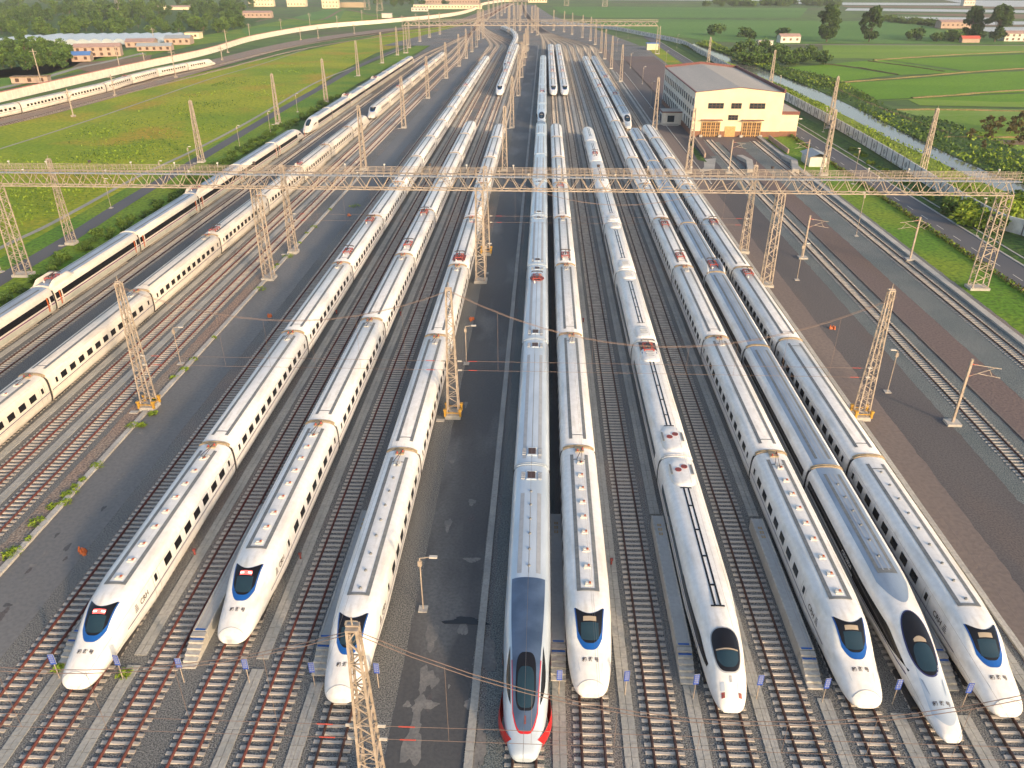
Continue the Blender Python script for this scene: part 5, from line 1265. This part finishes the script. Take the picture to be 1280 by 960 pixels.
# concrete poles along the far left railway
def cpole(px, py, h, label):
    p = G(px, py); b = new('mast'); b.bar((0, 0, 0), (0, 0, h), .45, n=6); b.bar((-1.6, 0, h - 1.0), (1.6, 0, h - 1.0), .2); b.bar((0, 0, h - 3), (2.2, -1, h - 1.4), .16); b.box(0, 0, .3, 1.2, 1.2, .6); o = put(b, 'catenary_pole', None, (p.x, p.y, 0)); tag(o, label, 'pole', 'poles along the far left railway')
cpx = sorted([(53, 108, 15), (150, 86, 11), (220, 97, 12), (285, 66, 13), (313, 50, 11), (352, 40, 10), (388, 35, 12), (422, 35, 10), (453, 30, 12), (472, 28, 12), (193, 52, 9), (92, 146, 9), (144, 120, 8), (182, 84, 7), (278, 75, 7), (376, 50, 8), (398, 48, 8), (443, 42, 7), (503, 33, 9), (520, 30, 9), (536, 28, 9)])
for i, (x, y, h) in enumerate(cpx): cpole(x, y, h, 'catenary pole along the far left railway, %s from the left' % (NUM + ['seventeenth', 'eighteenth', 'nineteenth', 'twentieth', 'twenty first'])[i])

# ------------------------------------------------------------------ village, greenhouses
def house(px, py, w, d, h, wall, roof, label, rz=0.0, rows=0, flat=False, rh=1.6, name='house'):
    if px < 300: w, h = w * .68, h * .8
    p = G(px, py); t = thing(name, label, 'house' if name == 'house' else 'building', (p.x, p.y, 0), rz); g = new(wall); g.box(0, 0, h / 2, w, d, h)
    if not flat: g.poly([(-w / 2, -d / 2, h), (-w / 2, 0, h + rh), (-w / 2, d / 2, h)][::-1]); g.poly([(w / 2, -d / 2, h), (w / 2, 0, h + rh), (w / 2, d / 2, h)])
    put(g, 'wall', t); g = new(roof)
    if flat: g.box(0, 0, h + .2, w + .5, d + .5, .4)
    else: g.quad((-w / 2 - .4, -d / 2 - .4, h), (w / 2 + .4, -d / 2 - .4, h), (w / 2 + .4, 0, h + rh + .15), (-w / 2 - .4, 0, h + rh + .15)); g.quad((-w / 2 - .4, 0, h + rh + .15), (w / 2 + .4, 0, h + rh + .15), (w / 2 + .4, d / 2 + .4, h), (-w / 2 - .4, d / 2 + .4, h))
    put(g, 'roof', t)
    for r in range(rows):
        n = max(2, int(w / 4)); z = h * (r + .55) / rows
        for i in range(n): g = new('winbrown'); g.box(-w / 2 + w * (i + .5) / n, -d / 2 - .04, z, 1.5, .12, 1.5); put(g, 'window', t)
    return t
house(125, 70, 36, 10, 6.5, 'brick', 'tileroof', 'long two storey house with pale red roof and rows of windows near the left bank', .32, 2)
house(104, 76, 14, 9, 4, 'brick', 'blueroof', 'small house with a bright blue roof in front of the long two storey house', .3, 1)
house(178, 58, 26, 14, 4, 'brick', 'tileroof', 'low orange house with red tiled roof right of the long two storey house', .25, 1)
house(195, 63, 30, 8, 3.4, 'brick', 'greyroof', 'low brick house with grey roof just behind the pale barrier', .2, 1); house(225, 55, 24, 14, 5, 'brick', 'greyroof', 'orange brick house with grey blue roof by the tall trunks', .2, 1)
house(243, 48, 15, 10, 5, 'ylw_wall', 'beige', 'small square cream house standing alone before the trees', .1, 1, True)
house(215, 12, 70, 12, 4, 'ylw_wall', 'tileroof', 'long low pale building far behind the wood at the upper left', .1); house(40, 103, 22, 5, 3, 'brick', 'soil', 'low ruined brick shed below the wood at the left edge', .25, 1, True)
house(323, 22, 30, 12, 5, 'brick', 'tileroof', 'orange house right of the wood with a low red roof', .1, 1); house(328, 8, 34, 14, 16, 'ylw_wall', 'kerb', 'tall cream block at the top edge, left of the red roofed house', .1, 3, True)
house(372, 8, 26, 16, 12, 'ylw_wall', 'redroof', 'house with a bright red roof at the top edge', .1, 2, rh=6); house(414, 10, 22, 14, 14, 'ylw_wall', 'brick', 'orange cream block at the top edge by the dirt mound', .1, 3, True)
house(440, 9, 36, 18, 6, 'beige', 'beige', 'low tan block on top of the bare earth mound', .05, 0, True); house(565, 6, 80, 24, 8, 'brick', 'redroof', 'long red roofed hall left of the yard throat', 0, 1); house(560, 11, 90, 16, 5, 'ylw_wall', 'kerb', 'long white flat roofed shed in front of the red hall', .05, 1, True)
house(525, 14, 20, 10, 4, 'wall_white', 'kerb', 'small white house left of the long white shed', 0, 1, True); house(484, 22, 10, 8, 4, 'wall_white', 'kerb', 'tiny white hut behind the barrier curve', 0, 0, True)
house(640, 2, 60, 20, 14, 'ylw_wall', 'brick', 'station hall at the far end of the yard, left block', 0, 2, True); house(672, 3, 30, 20, 16, 'ylw_wall', 'kerb', 'tall pale block at the far end of the yard, right of the station hall', 0, 3, True)
house(985, 53, 14, 8, 4, 'wall_white', 'tileroof', 'small white house with red roof among bushes beyond the canal', .1, 1); house(955, 56, 10, 6, 2.5, 'wall_white', 'kerb', 'low white shed among bushes beyond the canal', .1, 0, True)
house(1272, 51, 24, 9, 5, 'wall_white', 'tileroof', 'white house with red roof at the right edge, right of the large trees', 0, 2); house(1192, 35, 28, 12, 5, 'brick', 'tileroof', 'brown roofed farmhouse among the ponds', 0, 1); house(1209, 7, 16, 10, 7, 'wall_white', 'redroof', 'distant white house with red roof in the ponds', 0, 1)
house(1211, 53, 12, 5, 2.6, 'brick', 'redroof', 'small bright orange shed beneath the third large tree', 0, 0)
for i in range(15):
    x = -30 + i * 15; y = 58 - max(0, i - 1) * .15 + (2 if i < 3 else 0); p = G(x, y); b = new('greenhouse'); b.smooth = True; n = 8; W_ = 9; L = 60
    b.grid([[(-W_ / 2 * math.cos(math.pi * k / n), yy, 3.6 * math.sin(math.pi * k / n) + .6) for k in range(n + 1)] for yy in (0, L / 2, L)]); b.smooth = False; b.poly([(-W_ / 2 * math.cos(math.pi * k / n), 0, 3.6 * math.sin(math.pi * k / n) + .6) for k in range(n + 1)][::-1])
    o = put(b, 'greenhouse', None, (p.x, p.y, -.2)); tag(o, 'pale blue arched film greenhouse before the wood, %s from the left' % NUM[i], 'greenhouse', 'greenhouses in a row')

# ================================================================== VEGETATION
def leaves(b, blobs, n, s, rr, flat=.5):
    tot = sum(q[3] * q[4] * q[5] for q in blobs)
    for cx, cy, cz, rx, ry, rz in blobs:
        for _ in range(int(n * rx * ry * rz / tot) + 1):
            while True:
                v = Vector((rr.uniform(-1, 1), rr.uniform(-1, 1), rr.uniform(-1, 1)))
                if .30 < v.length < 1: break
            v *= 1 + rr.uniform(-.1, .18); c = Vector((cx + v.x * rx, cy + v.y * ry, cz + v.z * rz)); q = s * rr.uniform(.6, 1.5)
            a = Vector((rr.gauss(0, 1), rr.gauss(0, 1), rr.gauss(0, 1))).normalized(); e = a.cross(Vector((rr.gauss(0, 1), rr.gauss(0, 1), rr.gauss(0, 1)))).normalized()
            b.poly([c + a * q, c + e * q * .7, c - a * q, c - e * q * .8])
def tree_meshes(seed, h, w, mat, n=900, s=.55, trunk=.3, tall=False):
    rr = random.Random(seed); blobs = []; tr = new('bark'); ht = h * .34
    tr.bar((0, 0, -.3), (0, 0, ht), trunk * 2, n=7); tr.bar((0, 0, ht), (rr.uniform(-.4, .4), 0, h * .75), trunk * 1.2, n=6)
    for i in range(13 if not tall else 34):
        a = rr.random() * 6.3; f = rr.random(); d = w * (.15 + .62 * math.sin(math.pi * min(1, f * .85 + .12))) * rr.uniform(.5, 1); z = h * ((.14 if tall else .26) + (.76 if tall else .66) * f); r = w * (rr.uniform(.30, .50) if not tall else rr.uniform(.18, .34))
        blobs.append((d * math.cos(a), d * math.sin(a), z, r, r, r * rr.uniform(.6, .95))); tr.bar((0, 0, ht * rr.uniform(.7, 1.6)), (d * .8 * math.cos(a), d * .8 * math.sin(a), z), trunk * .6, n=5)
    b = new(mat); leaves(b, blobs, n, s, rr); return b.me('crown'), tr.me('trunk')
def plant_tree(ms, px, py, label, sc=1.0, group=None, name='tree', cat='tree', wob=.15, k=[0]):
    k[0] += 1; r = random.Random(k[0]); p = G(px, py); t = thing(name, label, cat, (p.x, p.y, -.2), r.random() * 6.3, group); s = sc * r.uniform(1 - wob, 1 + wob); t.scale = (s * r.uniform(.9, 1.1), s, s * r.uniform(.9, 1.15)); link('crown', ms[0], t); link('trunk', ms[1], t); return t
BIG = [tree_meshes(s, 30, 11.5, 'leaf_dark', 6500, .7, .5, True) for s in (1, 2)]
for i, (x, y, s, l) in enumerate([(1033, 52, .88, 'large dark broad tree beyond the rice fields, leftmost of four'), (1086, 52, .86, 'large dark tree beyond the rice fields, second from the left'), (1211, 50, .76, 'large dark tree left of the rightmost one, above the orange shed'), (1243, 52, .88, 'rightmost large dark tree beyond the rice fields')]): plant_tree(BIG[i % 2], x, y, l, s, 'large field trees', wob=.0)
MID = [tree_meshes(s, 11, 5.5, m, 750, .62, .2) for s, m in ((11, 'leaf_dark'), (12, 'leaf_mid'), (13, 'leaf_dark'), (14, 'leaf_mid'))]
rr = random.Random(5); cnt = 0
WOODS = [((0, 14), (150, 14), (150, 46), (0, 50), 85, 0), ((150, 16), (310, 18), (300, 44), (150, 46), 80, 0), ((-30, 62), (88, 62), (92, 84), (-30, 94), 60, 1), ((-10, 3), (320, 2), (320, 12), (-10, 12), 42, 0), ((470, 3), (560, 2), (560, 8), (470, 9), 18, 0)]
for A_, B_, C_, D_, n, w in WOODS:
    for i in range(n):
        u, v = rr.random(), rr.random(); x = (A_[0] * (1 - u) + B_[0] * u) * (1 - v) + (D_[0] * (1 - u) + C_[0] * u) * v; y = (A_[1] * (1 - u) + B_[1] * u) * (1 - v) + (D_[1] * (1 - u) + C_[1] * u) * v
        if cnt >= 284: continue
        cnt += 1; plant_tree(MID[rr.randrange(4)], x, y, ['green tree in the dense wood behind the greenhouses at the upper left', 'green tree in the dark grove below the greenhouses at the left edge'][w], (.7 if w else .85) if y > 25 else 1.15, 'trees of the wood behind the greenhouses' if not w else 'trees of the grove at the left edge', wob=.3)
SHR = []
for s, m in ((21, 'leaf_dark'), (22, 'leaf_mid'), (23, 'leaf_yel'), (24, 'leaf_mid')):
    r2 = random.Random(s); b = new(m); leaves(b, [(r2.uniform(-1, 1) * .9, r2.uniform(-1, 1) * .9, .5 + r2.random() * 1.0, r2.uniform(.6, 1.1), r2.uniform(.6, 1.1), r2.uniform(.5, 1.0)) for _ in range(7)], 420, .22, r2); SHR.append(b.me('shrub'))
def shrub(p, s, kinds, label, group, name='shrub'):
    o = link(name, SHR[rr.choice(kinds)], None, (p.x, p.y, -.1), rr.random() * 6.3); o.scale = (s * rr.uniform(.8, 1.3), s * rr.uniform(.8, 1.3), s * rr.uniform(.7, 1.15)); return tag(o, label, 'shrub', group)
# thicket on the far canal bank, clumps of leaves
for (cl, cr), nm, n, mats, hh, s in (((CRs, FBs), 'bank_thicket', 12000, ('leaf_mid', 'leaf_dark', 'leaf_mid', 'leaf_yel'), 1.7, .42), ((WS, CLs), 'reeds', 11000, ('leaf_yel', 'leaf_yel', 'leaf_mid', 'leaf_yel'), 1.1, .3)):
    b = new(mats[0]); r3 = random.Random(9); clump = [(r3.random(), r3.random(), r3.random()) for _ in range(90)]
    for i in range(n):
        c = r3.choice(clump); u = min(.995, max(0, (c[0] + r3.gauss(0, .02)))) ** 1.0; v = min(1, max(0, c[1] + r3.gauss(0, .16))); k = int(u * 39); f = u * 39 - k; k2 = min(39, k + 1)
        p = cl[k].lerp(cl[k2], f).lerp(cr[k].lerp(cr[k2], f), v); z = hh * r3.random() ** .7 * (.35 + c[2]) * (1 - abs(v - .5)); b.mat(mats[int(c[2] * len(mats)) % len(mats)])
        q = s * r3.uniform(.6, 1.5); a = Vector((r3.gauss(0, 1), r3.gauss(0, 1), r3.gauss(0, 1.2) if nm != 'reeds' else 2)).normalized(); e = a.cross(Vector((r3.gauss(0, 1), r3.gauss(0, 1), r3.gauss(0, 1)))).normalized(); cc = Vector((p.x, p.y, z)); b.poly([cc + a * q, cc + e * q * .6, cc - a * q, cc - e * q * .6])
    stuff(b, nm, 'dense green thicket on the far bank of the canal' if nm != 'reeds' else 'yellow green reeds between the panelled wall and the canal', 'thicket' if nm != 'reeds' else 'reeds')
b = new('leaf_mid'); r5 = random.Random(15)
fld = [G(*p) for p in [(0, 195), (330, 84), (470, 52), (430, 86), (340, 130), (200, 205), (0, 300)]]
def inside(x, y, P):
    c = False
    for i in range(len(P)):
        a, d = P[i], P[i - 1]
        if (a.y > y) != (d.y > y) and x < (d.x - a.x) * (y - a.y) / (d.y - a.y) + a.x: c = not c
    return c
cl5 = [(G(r5.uniform(0, 540), r5.uniform(60, 370))) for _ in range(420)]; cl5 = [c for c in cl5 if inside(c.x, c.y, fld)]
for i in range(5200):
    c = r5.choice(cl5); x, y = c.x + r5.gauss(0, 5), c.y + r5.gauss(0, 5)
    if not inside(x, y, fld): continue
    b.mat(('leaf_mid', 'leaf_yel', 'leaf_yel')[int(abs(c.x)) % 3]); q = r5.uniform(.12, .32); a = Vector((r5.gauss(0, 1), r5.gauss(0, 1), 1.2)).normalized(); e = a.cross(Vector((r5.gauss(0, 1), r5.gauss(0, 1), 0))).normalized(); cc = Vector((x, y, q * .6)); b.poly([cc + a * q, cc + e * q * .8, cc - a * q, cc - e * q * .8])
stuff(b, 'field_weeds', 'rough weeds and tall grass scattered over the left field', 'weeds')
# hedge along the highway, bushes left of the leftmost train
b = new('leaf_yel'); r4 = random.Random(4); X = TX(2158); y = 60
while y < 330:
    for _ in range(26):
        c = Vector((X + r4.uniform(-.45, .45), y + r4.random() * 1.0, r4.random() * .75)); a = Vector((r4.gauss(0, 1), r4.gauss(0, 1), r4.gauss(0, 1))).normalized(); e = a.cross(Vector((r4.gauss(0, 1), r4.gauss(0, 1), r4.gauss(0, 1)))).normalized(); q = r4.uniform(.1, .24); b.mat(r4.choice(('leaf_yel', 'leaf_olive', 'leaf_mid'))); b.poly([c + a * q, c + e * q, c - a * q, c - e * q])
    y += .9
stuff(b, 'hedge', 'low clipped hedge along the near edge of the highway', 'hedge')
SL_ = smooth_line([G(x, y, 0) for x, y in [(-120, 470), (0, 388), (60, 345), (125, 300), (190, 262), (250, 222), (300, 190), (370, 152), (420, 122)]], 10); Q = resample(SL_, 60)
for i, p in enumerate(Q):
    for k in range(2): shrub(p + Vector((rr.uniform(-2.2, 2.2), rr.uniform(-1.5, 1.5), 0)), rr.uniform(.45, .8), (0, 1, 1, 3), 'dark green bush between the service road and the black banded train', 'bushes along the service road', 'bush')
for i, (x, y) in enumerate([(1195, 262), (1205, 270), (1212, 280), (1226, 285), (1240, 288), (1252, 272), (1188, 268), (1264, 262), (1270, 255)]): shrub(G(x, y), 1.5 + .15 * (i % 3), (1, 2, 3), 'bush in front of the panelled wall left of the right gantry leg', 'bushes by the panelled wall', 'bush')
for i in range(26): x = 1060 + rr.random() * 140; y = 172 + (x - 1060) * .6 + rr.uniform(-4, 4); shrub(G(x, y + 14), rr.uniform(.3, .6), (2, 3), 'small shrub on the verge between the highway and the panelled wall', 'verge shrubs')
for i in range(40): shrub(G(915 + rr.random() * 115, 62 + rr.random() * 20), rr.uniform(1.6, 3.2), (0, 0, 1), 'dark green shrub in the thicket beyond the canal, behind the workshop', 'shrubs beyond the canal')
for i, (x, y) in enumerate([(1145, 48), (1140, 50), (1185, 50), (1195, 52), (1172, 52), (895, 44), (930, 46), (937, 50), (975, 47), (1265, 48), (1222, 48)]): shrub(G(x, y), 3.0 + (i % 3) * .6, (0, 1), 'round dark bush standing in the far green fields', 'bushes in the far fields', 'bush')
for i in range(34): x = 1085 + i * 3.1; shrub(G(x, 24 + (x - 1085) * .095 + rr.uniform(-1, 1)), 2.4, (1, 3), 'pale green bush in the row along the pond dyke', 'bushes along the pond dyke', 'bush')
OLV = tree_meshes(40, 4.6, 2.0, 'leaf_olive', 420, .26, .09)
for i, (x, y, s) in enumerate([(1232, 164, 1.1), (1248, 162, 1.0), (1262, 167, .9), (1270, 163, 1.1), (1213, 174, .7), (1236, 175, .8), (1274, 178, 1.0), (1228, 186, .5), (1264, 184, .5)]):
    plant_tree(OLV, x, y, 'small olive brown tree by the earth ditch, %s from the left' % NUM[sorted([1232, 1248, 1262, 1270, 1213, 1236, 1274, 1228, 1264]).index(x)], s, 'small olive trees', wob=.0)
for i in range(55): x = 560 + rr.random() * 60 - 60; shrub(G(880 + rr.random() * 170, 5 + rr.random() * 3), 4, (0, 1), 'dark bush on the distant field line at the top', 'distant field line bushes', 'bush')

# ------------------------------------------------------------------ air
bm = new(); o = None
me = bpy.data.meshes.new('haze'); hx, hy0, hy1, hz = 3900, -150, 8500, 120
v = [(-hx, hy0, -1.5), (hx, hy0, -1.5), (hx, hy1, -1.5), (-hx, hy1, -1.5), (-hx, hy0, hz), (hx, hy0, hz), (hx, hy1, hz), (-hx, hy1, hz)]
me.from_pydata(v, [], [(0, 3, 2, 1), (4, 5, 6, 7), (0, 1, 5, 4), (1, 2, 6, 5), (2, 3, 7, 6), (3, 0, 4, 7)])
m = bpy.data.materials.new('haze'); m.use_nodes = True; t = m.node_tree; t.nodes.clear(); out = t.nodes.new('ShaderNodeOutputMaterial'); pv = t.nodes.new('ShaderNodeVolumePrincipled'); pv.inputs['Color'].default_value = (.93, .95, 1, 1); pv.inputs['Density'].default_value = .00014; pv.inputs['Anisotropy'].default_value = .2; t.links.new(pv.outputs[0], out.inputs['Volume']); me.materials.append(m)
o = link('haze', me); o['kind'] = 'stuff'; o['label'] = 'thin pale haze over the far fields'; o['category'] = 'haze'
